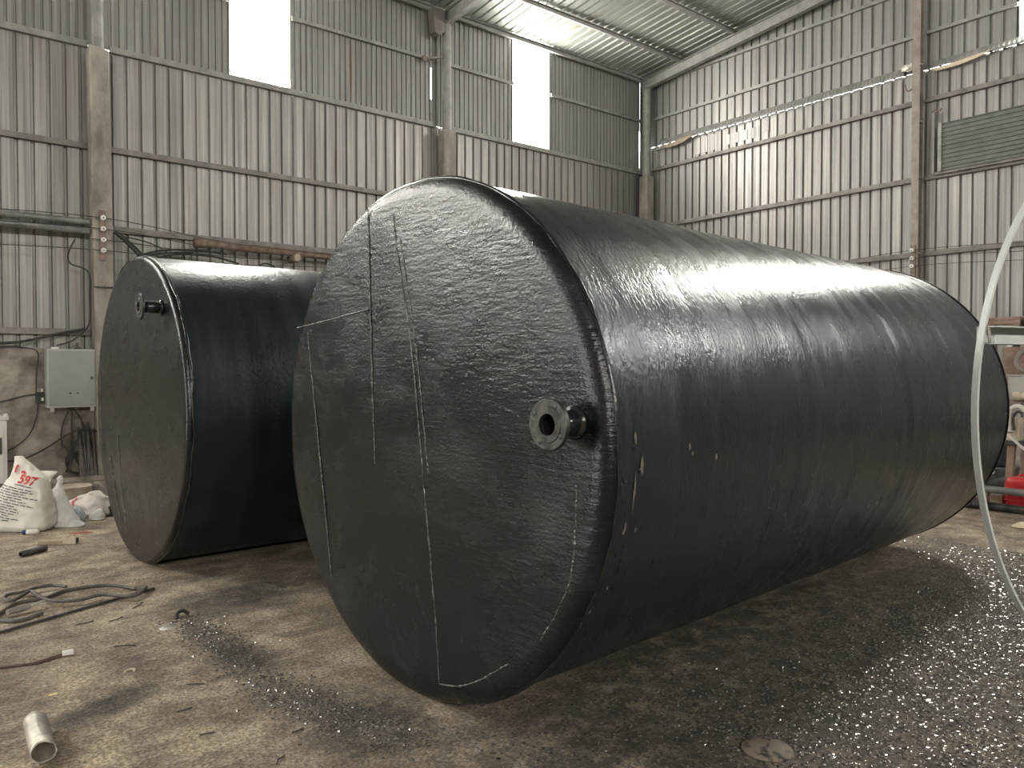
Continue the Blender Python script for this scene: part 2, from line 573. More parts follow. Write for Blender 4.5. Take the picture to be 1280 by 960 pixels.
ZJ = 6.24                                        # joint between lower and upper cladding
low_meshes = [sheet_mesh(1.0, 5, 0.74, 0.042, ZJ - PLZ + 0.02, 10 + i) for i in range(4)]
for me in low_meshes:
    me.materials.append(M_SHEET)
x = 13.495 + 1.0
i = 0
edges = []
x0 = 3.895 - 0.152 - 20.0
while x0 < XG:
    if x0 + 1.0 > XB - 1:
        o = obj('cladding_sheet', low_meshes[i % 4], None, wall_left, (x0, YL, PLZ - 0.02))
        if -8.3 < x0 < -5.3:
            o.scale = (1, 1, (5.33 - PLZ) / (ZJ - PLZ))
    i += 1
    x0 += 1.0
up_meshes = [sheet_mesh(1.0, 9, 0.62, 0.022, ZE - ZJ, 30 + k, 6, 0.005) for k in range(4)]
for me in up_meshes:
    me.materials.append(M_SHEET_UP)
WINS_L = [(4.46, 5.47), (10.33, 11.33), (-1.41, -0.40), (-8.257, -5.257), (-13.15, -12.14)]  # widest one is unseen, added to light the tank's front
cuts = sorted(WINS_L)
segs = []
cur = XB
for a, b_ in cuts:
    segs.append((cur, a))
    cur = b_
segs.append((cur, XG))
# two slits of daylight where the sheets do not meet behind the columns
segs = [q for s_ in segs for q in ([(5.47, 8.295), (8.325, 10.33)] if s_[0] == 5.47 else [(11.33, 14.235), (14.275, XG)] if s_[0] == 11.33 else [s_])]
k = 0
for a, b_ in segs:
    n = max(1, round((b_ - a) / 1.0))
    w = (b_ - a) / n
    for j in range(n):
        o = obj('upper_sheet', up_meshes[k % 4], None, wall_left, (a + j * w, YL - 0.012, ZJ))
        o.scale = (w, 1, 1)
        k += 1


for xa, za, zb in ((8.28, ZJ, 6.75), (8.28, 7.35, ZE), (14.22, ZJ, 6.38), (14.22, 7.25, ZE)):
    obj('sealing_strip', MB().box((xa + 0.03, YL + 0.03, (za + zb) / 2), (0.10, 0.012, zb - za)), M_STEEL, wall_left)


def pane_mesh(width, height, ribs=9, depth=0.022):
    prof = rib_profile(width, ribs, 0.62, depth)
    vs = [(u, n, 0) for u, n in prof] + [(u, n, height) for u, n in prof]
    m = len(prof)
    fs = [(q, q + 1, m + q + 1, m + q) for q in range(m - 1)]
    me = bpy.data.meshes.new('pane')
    me.from_pydata(vs, [], fs)
    return me


def window(idx, base, width, height, rz, bar_z=None, strip=False, label=None):
    """translucent daylight sheet in the cladding: the frame strips are the window's own mesh"""
    fr = MB()
    fr.box((-0.012, 0.0, height / 2), (0.02, 0.03, height))
    fr.box((width + 0.012, 0.0, height / 2), (0.02, 0.03, height))
    fr.box((width / 2, 0.025, -0.012), (width + 0.04, 0.10, 0.02))
    w = struct('window_%d' % idx, fr, M_STEEL, label=label)
    w.location = base
    w.rotation_euler = (0, 0, rz)
    me = pane_mesh(width, height)
    me.materials.append(M_PANE)
    obj('pane', me, None, w, (0, 0.005, 0))
    if strip:
        obj('yellowed_overlap', MB().prism([(width - 0.055, 0.0), (width - 0.004, 0.0), (width - 0.004, height), (width - 0.035, height), (width - 0.045, height * .6)],
                                           -0.016, -0.012, lambda a, b_, d: Vector((a, d, b_))), M_PANE_YELLOW, w)
    if bar_z:
        obj('crossbar', MB().bar((0, -0.02, bar_z), (width, -0.02, bar_z), 0.012, 0.012), M_STEEL, w)  # girt drawn thin here, as window glare would eat it
    return w


for n_, (a, b_) in enumerate(WINS_L):
    zb_ = 5.35 if b_ - a > 2 else ZJ + 0.02         # unseen bay's wide panel, added to light the tank head
    window(n_ + 1, (a, YL - 0.012, zb_), b_ - a, ZE - zb_ - 0.03, 0, None if b_ - a > 2 else 7.47 - ZJ, strip=(n_ == 0),
           label='blown out bright window high in the left wall')

# girts of the left wall: C-sections between the columns, one piece per bay
COLX = [2.545, 8.52, 14.27, -3.45, -9.45]
BAYS = [(-15.5, -9.6), (-9.3, -3.6), (-3.3, 2.40), (2.69, 8.37), (8.67, XG - 0.05)]


def c_girt(p0, p1, h, d, inward):
    """channel girt: web and two lips, open side towards the wall"""
    t = 0.012
    p0, p1, inward = Vector(p0), Vector(p1), Vector(inward)
    mb = MB()
    mb.bar(p0 + inward * d, p1 + inward * d, t, h)
    for s_ in (-1, 1):
        q = Vector((0, 0, s_ * (h / 2 - t / 2))) + inward * (d / 2)
        mb.bar(p0 + q, p1 + q, d, t)
    return mb


for z, hh, mt in ((2.10, 0.09, M_GIRT), (3.62, 0.09, M_GIRT), (4.78, 0.08, M_GIRT), (6.24, 0.09, M_STEEL), (7.47, 0.06, M_STEEL)):
    for a, b_ in BAYS:
        if z > 7:
            # slim upper girt broken at windows; a thin bar imitates glare over it
            w = [q for q in WINS_L if a < q[0] < b_]
            parts = []
            c0 = a
            for q in w:
                parts.append((c0, q[0] - 0.02))
                c0 = q[1] + 0.02
            parts.append((c0, b_))
        else:
            parts = [(a, b_)]
        for p_, q_ in parts:
            if z == 3.62 and p_ < 2.0 and q_ > 2.0:
                continue
            obj('girt', c_girt((p_, YL - 0.012, z), (q_, YL - 0.012, z), hh, 0.06, (0, -1, 0)), mt, wall_left)

# ------------------------------------------------------------------ wall_right: the gable
g = MB()
g.box((XG + 0.06, (YL + YO) / 2, 0.25), (0.12, YL - YO, 0.5))
wall_right = struct('wall_right', g, M_PLASTER, label='pale corrugated gable wall')
ZF = 6.84
gl = [sheet_mesh(1.0, 5, 0.73, 0.042, ZF - 0.45, 50 + q) for q in range(4)]
for me in gl:
    me.materials.append(M_SHEET)
yy = YL + 0.30
k = 0
while yy > YO:
    # local +u runs towards -Y, local n runs towards +X (out of the room)
    o = obj('cladding_sheet', gl[k % 4], None, wall_right, (XG, yy, 0.45), -pi / 2)
    o.scale = (0.98, 1, 1)
    yy -= 0.98
    k += 1
GW = [(4.71, 3.40), (-3.10, -4.40)]               # gable windows, from high Y to low Y
ystops = [YL, 4.71, 3.40, -3.10, -4.40, YO]
for si in (0, 2, 4):
    a, b_ = ystops[si], ystops[si + 1]
    pieces = [(a, b_)]
    if a > YR > b_:
        pieces = [(a, YR), (YR, b_)]
    for a2, b2 in pieces:
        n = max(1, round((a2 - b2) / 1.0))
        w = (a2 - b2) / n
        for j in range(n):
            ys = a2 - j * w
            me = sheet_mesh(w, 5, 0.74, 0.034, roof_z(ys) - ZF, 70 + k, 6, 0.006, slope=(SL if ys > YR + 0.01 else -SL))
            me.materials.append(M_SHEET_UP)
            obj('upper_sheet', me, None, wall_right, (XG - 0.012, ys, ZF), -pi / 2)
            k += 1
for q, (a, b_) in enumerate(GW):
    window(len(WINS_L) + q + 1, (XG - 0.012, a, ZF + 0.09), a - b_, roof_z(a) - ZF - 0.25, -pi / 2,
           label='bright translucent window high in the gable wall')
    yb = [a, b_]
    me = sheet_mesh(a - b_, 6, 0.74, 0.034, 0.09, 200 + q, 1, 0)
    me.materials.append(M_SHEET_UP)
    obj('upper_sheet', me, None, wall_right, (XG - 0.012, a, ZF), -pi / 2)
    me = sheet_mesh(a - b_, 6, 0.74, 0.034, 0.45, 210 + q, 1, 0)
    me.materials.append(M_SHEET_UP)
    obj('upper_sheet', me, None, wall_right, (XG - 0.012, a, roof_z(a) - 0.17), -pi / 2)

GPOSTS = [6.24, 0.15, -6.0]
GBAYS = [(YL - 0.30, 6.33), (6.15, 0.24), (0.06, -5.9), (-6.1, YO)]
for z, hh, mt in ((2.2, 0.08, M_GIRT), (3.60, 0.085, M_GIRT), (4.93, 0.085, M_GIRT), (6.29, 0.08, M_GIRT), (7.47, 0.06, M_STEEL), (8.32, 0.06, M_STEEL)):
    for a, b_ in GBAYS:
        if z > 7 and a < 6.2 and b_ > -6.05:
            for q, (wa, wb) in enumerate(GW):
                if a > wa > b_:
                    for s_, t_ in ((a, wa + 0.02), (wb - 0.02, b_)):
                        obj('girt', c_girt((XG - 0.014, s_, z), (XG - 0.014, t_, z), hh, 0.06, (-1, 0, 0)), mt, wall_right)
            continue
        obj('girt', c_girt((XG - 0.014, a, z), (XG - 0.014, b_, z), hh, 0.06, (-1, 0, 0)), mt, wall_right)


def flashing(y0, y1, z, width, drop, amp=0.014, per=0.075):
    """short corrugated strip sticking out of the wall under the upper sheets, scalloped lower edge"""
    n = int(abs(y1 - y0) / per * 6)
    vs, fs = [], []
    th = 0.006
    for i_ in range(n + 1):
        y = y0 + (y1 - y0) * i_ / n
        w = amp * sin(2 * pi * (y - y0) / per)
        for q, (dx, dz) in enumerate(((0.0, 0.0), (-width, -drop))):
            ww = w * q
            vs += [(XG - 0.03 + dx, y, z + dz + ww), (XG - 0.03 + dx, y, z + dz + ww - th - 0.016 * q)]
    for i_ in range(n):
        a, b2 = i_ * 4, (i_ + 1) * 4
        fs += [(a, b2, b2 + 2, a + 2), (a + 1, a + 3, b2 + 3, b2 + 1), (a + 2, b2 + 2, b2 + 3, a + 3), (a, a + 1, b2 + 1, b2)]
    return MB().add(vs, fs)


obj('rain_flashing', flashing(12.20, 6.52, 6.97, 0.07, 0.13), M_STEEL, wall_right)
obj('rain_flashing', flashing(6.04, 4.50, 6.95, 0.07, 0.11), M_STEEL, wall_right)
# torn end of the flashing beside the post, folded silver scrap
g = MB()
pts_ = [(6.52, 6.92), (6.46, 6.97), (6.38, 6.95), (6.33, 6.98), (6.33, 6.84), (6.40, 6.83), (6.47, 6.86), (6.52, 6.85)]
g.prism(pts_, XG - 0.20, XG - 0.16, lambda a, b_, d: Vector((d, a, b_)))
g.prism([(6.50, 6.90), (6.42, 6.93), (6.36, 6.87), (6.45, 6.85)], XG - 0.23, XG - 0.20, lambda a, b_, d: Vector((d + (a - 6.4) * .3, a, b_)))
obj('folded_flashing_end', g, M_ZINC, wall_right)


def loose_strip(y0, y1, z0, z1, sag, w=0.05):
    n = 14
    vs, fs = [], []
    for i_ in range(n + 1):
        t = i_ / n
        y = y0 + (y1 - y0) * t
        z = z0 + (z1 - z0) * t
        hgt = w * (0.25 + 0.75 * sin(pi * min(1, t * 1.1)) ** 0.6) if i_ not in (0, n) else w * 0.15
        vs += [(XG - 0.12, y, z), (XG - 0.12 - 0.02, y, z - hgt - sag * sin(pi * t)), (XG - 0.115, y, z), (XG - 0.135, y, z - hgt - sag * sin(pi * t) + .002)]
    for i_ in range(n):
        a, b2 = i_ * 4, i_ * 4 + 4
        fs += [(a, b2, b2 + 1, a + 1), (a + 2, a + 3, b2 + 3, b2 + 2)]
    return MB().add(vs, fs)


obj('loose_trim_strip', loose_strip(12.05, 11.10, 6.76, 6.86, 0.02, 0.09), M_WOOD, wall_right)
obj('loose_trim_strip', loose_strip(6.05, 5.05, 6.78, 6.84, 0.01, 0.07), M_CARD, wall_right)
obj('trim_rail', MB().bar((XG - 0.10, 12.25, 6.70), (XG - 0.10, 11.3, 6.80), 0.03, 0.03), M_GIRT, wall_right)
obj('trim_rail', MB().bar((XG - 0.10, 5.05, 6.82), (XG - 0.10, 4.0, 6.83), 0.02, 0.025), M_STEEL, wall_right)
# pale patches of newer sheet under the flashing
for ya, yb, za, zb in ((11.20, 10.60, 6.40, 6.76), (10.42, 9.55, 6.44, 6.66), (9.40, 9.28, 6.50, 6.80)):
    me = sheet_mesh(ya - yb, max(1, round((ya - yb) / 0.196)), 0.74, 0.03, zb - za, 400 + int(ya * 10), 3, 0.004)
    me.materials.append(M_SHEET)
    obj('patch_sheet', me, None, wall_right, (XG - 0.008, ya, za), -pi / 2)

# closed shutter panel of horizontally ribbed sheet
sh = thing('ribbed_shutter', 'grey green shutter of horizontal ribs on the gable wall', 'shutter', (XG - 0.16, 5.88, 4.98), -pi / 2)
W_, H_ = 2.3, 0.82
nr = 11
vs, fs = [], []
for i_ in range(nr * 4 + 1):
    z = H_ * i_ / (nr * 4)
    d = (0.0, 0.0, 0.022, 0.022)[i_ % 4]
    vs += [(0.03, d, z), (W_, d, z)]
for i_ in range(nr * 4):
    fs.append((2 * i_, 2 * i_ + 1, 2 * i_ + 3, 2 * i_ + 2))
for r_ in range(nr):
    z0 = H_ * r_ / nr
    p = H_ / nr
    g = MB()
    # each slat: flat face then a raised bead
    outl = [(0.03, 0), (-0.0, 0.0), (-0.0, p * 0.62), (-0.018, p * 0.70), (-0.018, p * 0.9), (0.0, p), (0.03, p)]
    g.prism(outl, 0.05, W_, lambda a, b_, d, z0=z0: Vector((d, a, z0 + b_)))
    obj('slat', g, M_LOUVRE, sh)
g = MB()
g.box((0.02, 0.01, H_ / 2), (0.06, 0.07, H_ + 0.02))
obj('side_jamb', g, M_STEEL, sh)
g = MB()
g.box((-0.10, 0.05, H_ / 2 + 0.10), (0.03, 0.06, H_ + 0.25))
obj('guide_rail', g, M_STEEL, sh)
obj('hook', MB().tube(spline([(-0.13, 0.0, H_ + 0.22), (-0.05, -0.05, H_ + 0.24), (0.02, -0.05, H_ + 0.19), (0.04, -0.02, H_ + 0.25)], 5), 0.010, 8), M_RUST, sh)
g = MB()
g.box((W_ / 2, 0.07, -0.02), (W_ + 0.15, 0.1, 0.05))
obj('sill', g, M_GIRT, sh)

# ------------------------------------------------------------------ unseen walls (same building)
g = MB()
g.box(((XG + XB) / 2, YO - 0.05, ZJ / 2), (XG - XB, 0.1, ZJ))
cur = XB
for a, b_ in sorted(WINS_L):
    g.box(((cur + a) / 2, YO - 0.05, (ZJ + ZE) / 2), (a - cur, 0.1, ZE - ZJ))
    cur = b_
g.box(((cur + XG) / 2, YO - 0.05, (ZJ + ZE) / 2), (XG - cur, 0.1, ZE - ZJ))
struct('wall_opposite', g, M_SHEET)
g = MB()
g.box(((XG + XB) / 2, YO + 0.06, 1.5), (XG - XB - 0.4, 0.12, 3.0))  # unseen dark plinth, added to darken the tank shell's reflection
struct('baseboard_added_dark', g, M_PLASTER)
for n_, (a, b_) in enumerate(WINS_L):
    window(20 + n_, (b_, YO, ZJ + 0.02), b_ - a, ZE - ZJ - 0.05, pi)

ADDED_DOOR = (5.0, 11.5, 4.8)           # unseen doorway behind the camera, added for light: y0, y1, height
g = MB()
fn = lambda a, b_, d: Vector((d, a, b_))
g.prism([(YO, 0), (ADDED_DOOR[0], 0), (ADDED_DOOR[0], roof_z(ADDED_DOOR[0])), (YO, roof_z(YO))], XB - 0.1, XB, fn)
g.prism([(ADDED_DOOR[1], 0), (YL, 0), (YL, roof_z(YL)), (ADDED_DOOR[1], roof_z(ADDED_DOOR[1]))], XB - 0.1, XB, fn)
g.prism([(ADDED_DOOR[0], ADDED_DOOR[2]), (ADDED_DOOR[1], ADDED_DOOR[2]), (ADDED_DOOR[1], roof_z(ADDED_DOOR[1])), (YR, roof_z(YR)), (ADDED_DOOR[0], roof_z(ADDED_DOOR[0]))], XB - 0.1, XB, fn)
struct('wall_rear', g, M_SHEET)
g = MB()
g.box((XB - 10, 1.0, -0.06), (19.8, 40, 0.1))
struct('floor_yard', g, M_CONCRETE)

# ------------------------------------------------------------------ ceiling: roof sheets, purlins, rafters
g = MB()
g.bar((XB, YR, roof_z(YR) + 0.03), (XG + 0.1, YR, roof_z(YR) + 0.03), 0.5, 0.02)
ceiling = struct('ceiling', g, M_ROOF, label='ribbed metal roof sheets on steel purlins')
LEN = (YL - YR) / cos(math.atan(SL))


def roof_mesh(length, seed):
    prof = rib_profile(1.0, 5, 0.74, 0.035)
    rnd = random.Random(seed)
    off = Vector((rnd.uniform(0, 50), rnd.uniform(0, 50), 0))
    rows = 12
    vs, fs = [], []
    for r in range(rows + 1):
        for u, n in prof:
            y = length * r / rows
            vs.append((u, -y, n + noise.noise(Vector((u * 2, y * 0.8, 0)) + off) * 0.004 * (0 if u in (0.0, 1.0) else 1)))
    m = len(prof)
    for r in range(rows):
        for q in range(m - 1):
            fs.append((r * m + q, r * m + q + 1, (r + 1) * m + q + 1, (r + 1) * m + q))
    me = bpy.data.meshes.new('roof_sheet')
    me.from_pydata(vs, [], fs)
    me.materials.append(M_ROOF)
    return me


rm = [roof_mesh(LEN + 0.1, 300 + q) for q in range(3)]
x0 = XG + 0.1 - 1.0
k = 0
while x0 > XB - 1.0:
    o = obj('roof_sheet', rm[k % 3], None, ceiling, (x0, YL + 0.1, ZE - SL * 0.1 + 0.02))
    o.rotation_euler = (-math.atan(SL), 0, 0)
    o2 = obj('roof_sheet', rm[(k + 1) % 3], None, ceiling, (x0 + 1.0, YO - 0.1, ZE - SL * 0.1 + 0.02))
    o2.rotation_euler = (-math.atan(SL), 0, pi)
    x0 -= 1.0
    k += 1
for yv in [12.60, 11.42, 9.97, 8.5, 7.05, 5.6, 4.15, 2.7, 1.2]:
    for s_ in (0, 1):
        y = yv if s_ == 0 else (YO + (YL - yv))
        mb = MB()
        z = roof_z(y) - 0.055
        d = 0.05
        mb.bar((XB, y, z), (XG, y, z), 0.012, 0.10)
        mb.bar((XB, y - d / 2, z - 0.045), (XG, y - d / 2, z - 0.045), d, 0.012)
        mb.bar((XB, y - d / 2, z + 0.045), (XG, y - d / 2, z + 0.045), d, 0.012)
        obj('purlin', mb, M_STEEL, ceiling)
for xr, hh in ((XG - 0.28, 0.22), (8.52, 0.24), (2.545, 0.24), (-3.45, 0.24), (-9.45, 0.24)):
    for s_ in (0, 1):
        ya, yb = (YL - 0.15, YR) if s_ == 0 else (YO + 0.15, YR)
        za, zb = roof_z(ya) - 0.11, roof_z(yb) - 0.11
        mb = MB()
        mb.bar((xr, ya, za - hh / 2), (xr, yb, zb - hh / 2), 0.014, hh)
        mb.bar((xr, ya, za), (xr, yb, zb), 0.12, 0.014)
        mb.bar((xr, ya, za - hh), (xr, yb, zb - hh), 0.12, 0.014)
        obj('rafter', mb, M_STEEL, ceiling)

# ------------------------------------------------------------------ columns
def column(x, y, label, group, pipe_r=0.085, top=6.10, chip=True, w=0.26):
    t = thing('column', label, 'column', (x, y, 0), 0, group)
    # cast post, slightly uneven faces with chamfered corners
    n = 16
    mb = MB()
    ring = []
    cch = 0.025
    hw = w / 2
    oct_ = [(hw, -hw + cch), (hw, hw - cch), (hw - cch, hw), (-hw + cch, hw), (-hw, hw - cch), (-hw, -hw + cch), (-hw + cch, -hw), (hw - cch, -hw)]
    vs, fs = [], []
    for r in range(n + 1):
        z = top * r / n
        for q, (a, b_) in enumerate(oct_):
            d = noise.noise(Vector((a * 9 + x, b_ * 9, z * 1.7))) * 0.012
            zz = z
            if r == n and chip:
                zz = z + noise.noise(Vector((a * 14 + x, b_ * 14, 3))) * 0.07
            vs.append((a * (1 + d), b_ * (1 + d), zz))
    for r in range(n):
        for q in range(8):
            fs.append((r * 8 + q, r * 8 + (q + 1) % 8, (r + 1) * 8 + (q + 1) % 8, (r + 1) * 8 + q))
    fs.append(tuple(n * 8 + q for q in range(8)))
    mb.add(vs, fs)
    obj('concrete_post', mb, M_CONCRETE, t)
    zt = roof_z(y) - 0.34
    obj('pipe_extension', MB().tube([(0, 0, top - 0.05), (0, 0, zt)], pipe_r, 20), M_STEEL, t)
    mb = MB()
    mb.box((0, 0, zt + 0.006), (0.22, 0.22, 0.012))
    obj('cap_plate', mb, M_STEEL, t)
    return t


column(2.555, 12.46, 'concrete column with steel pipe on top beside the grey electrical cabinet', 'columns of the left wall').rotation_euler = (0, -0.0095, 0)
column(8.52, 12.46, 'concrete column with steel pipe on top rising behind the big tank', 'columns of the left wall')
column(14.20, 12.42, 'concrete column with steel pipe on top in the far corner', 'columns of the left wall', 0.10)
# bracket at the rafter seat of the middle column
br = thing('rafter_bracket', 'dark steel bracket under the rafter above the middle column', 'bracket', (8.30, 12.50, 7.86))
obj('gusset_plate', MB().prism([(-0.12, 0.5), (0.14, 0.5), (0.14, 0.1), (0.02, 0.0), (-0.08, 0.04)], -0.10, 0.10, lambda a, b_, d: Vector((a, d, b_))), M_GIRT, br)
# strut between the girt ends beside the middle column
br = thing('girt_strut', 'short steel strut joining girt and pipe of the middle column', 'strut', (8.20, 12.55, 7.40))
obj('angle_bar', MB().bar((-0.12, 0.03, 0.02), (0.26, -0.10, 0.10), 0.04, 0.04), M_GIRT, br)
obj('bolt_plate', MB().box((-0.10, 0.03, 0.02), (0.09, 0.05, 0.09)), M_RUST, br)


def h_post(y, label):
    t = thing('steel_post', label, 'post', (XG - 0.17, y, 0), 0)
    top = roof_z(y) - 0.12
    # each flange and the web is a plate of its own
    mb = MB()
    mb.box((-0.065, 0, top / 2), (0.012, 0.13, top))
    obj('flange', mb, M_POST, t)
    mb = MB()
    mb.box((0.065, 0, top / 2), (0.012, 0.13, top))
    obj('flange', mb, M_POST, t)
    mb = MB()
    mb.box((0, 0, top / 2), (0.12, 0.012, top))
    obj('web', mb, M_POST, t)
    for z in (3.6, 4.93, 5.9, 6.9):
        mb = MB()
        mb.box((-0.02, 0, z), (0.10, 0.15, 0.03))
        obj('splice_plate', mb, M_POST, t)
    return t


h_post(6.24, 'brown steel post on the gable wall left of the shutter')
hk = tag(obj('wall_hook', MB().tube(spline([(-0.02, 0.06, 0.0), (-0.05, 0.12, -0.03), (-0.05, 0.16, 0.04), (-0.04, 0.17, 0.10)], 5), 0.013, 8), M_RUST, None, (XG - 0.20, 6.25, 6.50)),
         'small bent steel hook on the gable post below the flashing', 'hook')


# ------------------------------------------------------------------ insulators and wires
def insulator_mesh():
    prof = [(0.012, -0.032), (0.030, -0.032), (0.036, -0.022), (0.034, -0.012), (0.024, 0.0), (0.034, 0.012), (0.036, 0.022), (0.030, 0.032), (0.012, 0.032)]
    return MB().lathe(prof, 16, 'y')


def insulator_rack(name, label, loc, rz, zs, plate):
    t = thing(name, label, 'insulators', loc, rz)
    mb = MB()
    mb.box((0, 0, (plate[0] + plate[1]) / 2), (0.085, 0.02, plate[1] - plate[0]))
    obj('backing_plate', mb, M_RUST, t)
    me = insulator_mesh().mesh('insulator')
    me.materials.append(M_CERAMIC)
    bo = MB().tube([(0, 0.0, 0), (0, -0.085, 0)], 0.010, 10).mesh('bolt')
    bo.materials.append(M_RUST)
    for z in zs:
        i_ = obj('insulator', me, None, t, (0, -0.045, z))
        obj('bolt', bo, None, i_, (0, 0.045, 0))
    return t


IZ = [3.71, 3.555, 3.40, 3.25]
insulator_rack('insulator_rack', 'four white ceramic insulators on a rusty plate on the left column', (2.505, 12.315, 0), 0, IZ, (3.11, 3.82))
GZ = [3.65, 3.51, 3.37]
insulator_rack('insulator_rack', 'three white ceramic insulators on the gable post', (XG - 0.25, 6.25, 0), -pi / 2, GZ, (3.2, 3.74))
for z, lab in zip(IZ, ('topmost', 'second', 'third', 'lowest')):
    e = {3.71: 3.50, 3.555: 3.42, 3.40: 3.36, 3.25: 3.28}[z]
    sag = 0.10
    pts_ = [(-3.4, 12.28, z), (0.0, 12.28, z - 0.06), (2.49, 12.265, z), (4.2, 12.30, (z + e) / 2 - 0.06), (6.2, 12.33, e + 0.02), (8.40, 12.36, e)]
    cable('line_wire', pts_, 0.006, M_BLACKRUBBER, 'thin wire along the left wall on the %s insulator' % lab, 'wire', None, 6, 6, 'wires along the left wall')
for z, lab in zip(GZ, ('topmost', 'middle', 'lowest')):
    pts_ = [(XG - 0.31, 12.1, z - 0.05), (XG - 0.31, 9.0, z - 0.16), (XG - 0.31, 6.25, z), (XG - 0.31, 3.6, z - 0.10), (XG - 0.31, 0.3, z)]
    cable('line_wire', pts_, 0.005, M_BLACKRUBBER, 'thin wire along the gable wall on the %s insulator' % lab, 'wire', None, 6, 6, 'wires along the gable wall')

# conduits left of the column, rusty pipe right of it
for z, lab in ((3.66, 'upper'), (3.53, 'lower')):
    t = thing('conduit_pipe', '%s of two dark pipes running along the wall left of the column' % lab, 'pipe', (-3.2, 12.45, z), 0, 'pipes left of the column')
    obj('pipe_length', MB().tube([(0, 0, 0), (2.9, 0, 0), (5.56, 0, 0.0)], 0.045, 14), M_PIPE, t)
    obj('pipe_socket', MB().tube([(4.55, 0, 0), (4.70, 0, 0)], 0.053, 14), M_PIPE, t)
rp = thing('rusty_pipe', 'long rusty brown pipe along the left wall above the rear tank', 'pipe', (3.85, 12.42, 3.50))
obj('pipe_length', MB().tube([(0, 0, 0.01), (4.5, 0, -0.02)], 0.062, 16), M_RUST, rp)
obj('pipe_socket', MB().tube([(-0.05, 0, 0.01), (0.10, 0, 0.01)], 0.075, 16), M_RUST, rp)
for xx in (0.9, 2.6, 4.0):
    obj('pipe_bracket', MB().bar((xx, 0.03, 0.075), (xx, 0.24, 0.075), 0.03, 0.02).bar((xx, 0.03, -0.09), (xx, 0.03, 0.08), 0.03, 0.02), M_RUST, rp)
st = thing('pipe_stub', 'short pipe stub with a pale round end below the rusty pipe', 'pipe', (5.40, 12.25, 3.40))
obj('stub_pipe', MB().lathe([(0.055, 0.0), (0.068, 0.0), (0.068, 0.30), (0.055, 0.30), (0.055, 0.0)], 20, 'y'), M_RUST, st)
obj('end_cap', MB().lathe([(0.0, -0.002), (0.056, -0.002), (0.060, 0.006)], 20, 'y'), M_TIN, st)

# cable bundle hanging from the conduit right of the left column
cb = [
    ([(2.72, 12.50, 3.55), (2.85, 12.45, 3.42), (3.00, 12.40, 3.24), (3.08, 12.38, 3.05), (3.1, 12.4, 2.7)], 0.022),
    ([(2.72, 12.52, 3.58), (2.88, 12.48, 3.45), (3.05, 12.44, 3.26), (3.12, 12.42, 3.0)], 0.016),
    ([(2.74, 12.42, 2.60), (2.80, 12.42, 2.95), (3.00, 12.44, 3.22), (3.40, 12.45, 3.36), (3.90, 12.46, 3.40), (4.3, 12.46, 3.38)], 0.016),
    ([(2.78, 12.44, 2.55), (2.86, 12.44, 2.90), (3.10, 12.45, 3.14), (3.5, 12.46, 3.30), (4.05, 12.47, 3.33), (4.5, 12.47, 3.25)], 0.015),
    ([(2.71, 12.40, 2.5), (2.74, 12.40, 2.92), (2.92, 12.42, 3.16), (3.3, 12.44, 3.30), (3.8, 12.45, 3.36)], 0.014),
    ([(3.78, 12.42, 3.36), (3.74, 12.40, 3.22), (3.76, 12.40, 3.05), (3.82, 12.40, 2.8)], 0.013),
    ([(4.75, 12.40, 3.10), (4.85, 12.40, 3.26), (5.02, 12.40, 3.26), (5.14, 12.40, 3.12)], 0.013),
    ([(2.72, 12.50, 3.52), (3.1, 12.5, 3.47), (3.3, 12.48, 3.40), (3.42, 12.47, 3.33)], 0.010),
]
bd = thing('cable_bundle', 'bundle of black cables drooping behind the rear tank beside the left column', 'cables', (2.72, 12.5, 2.5))
for pts_, r_ in cb:
    cable('cable', [Vector(q) - Vector((2.72, 12.5, 2.5)) for q in pts_], r_, M_BLACKRUBBER, None, None, bd)

# slanting cables at the left below the conduits
cable('drooping_cable', [(1.0, 12.50, 1.90), (1.5, 12.50, 1.94), (1.95, 12.50, 2.06), (2.30, 12.48, 2.14)], 0.018, M_BLACKRUBBER,
      'dark cable slanting up the wall above the electrical cabinet', 'cable')
cable('drooping_cable', [(1.95, 12.5, 1.90), (2.15, 12.48, 1.98), (2.34, 12.44, 2.20), (2.36, 12.44, 2.6), (2.34, 12.44, 2.95), (2.12, 12.44, 3.05), (2.10, 12.44, 3.2), (2.18, 12.44, 3.4)], 0.010, M_BLACKRUBBER,
      'thin looping cable on the sheeting left of the column', 'cable')
cable('tie_wire', [(2.38, 12.30, 2.735), (2.50, 12.285, 2.73), (2.62, 12.285, 2.735), (2.72, 12.32, 2.75)], 0.008, M_BLACKRUBBER,
      'tie wire round the left column below the insulators', 'wire')

# ------------------------------------------------------------------ electrical cabinet
ec = thing('electrical_cabinet', 'grey wall mounted electrical cabinet beside the left column', 'cabinet', (2.115, 12.58, 1.03))
w, h, d = 0.62, 0.82, 0.20
mb = MB()
mb.box((0, -d / 2, h / 2), (w, d, h), None, 0.006)
obj('body', mb, M_CABINET_EDGE, ec)
dr = obj('door', MB().box((0, -d - 0.008, h / 2), (w - 0.06, 0.016, h - 0.06), None, 0.004), M_CABINET, ec)
mb = MB().tube([(0.24, -d - 0.016, h * 0.50), (0.24, -d - 0.035, h * 0.50)], 0.018, 12)
mb.box((0.24, -d - 0.038, h * 0.50), (0.012, 0.010, 0.055))
obj('lock', mb, M_DARKSTEEL, dr)
for xx in (-0.03, 0.06):
    obj('switch_hole', MB().tube([(xx, -d - 0.014, 0.20), (xx, -d - 0.022, 0.20)], 0.014, 10), M_DARKSTEEL, dr)
for xx in (-0.25, 0.25):
    obj('mounting_foot', MB().box((xx, -d + 0.03, -0.025), (0.05, 0.05, 0.06)), M_CABINET_EDGE, ec)
top = 1.03 + h
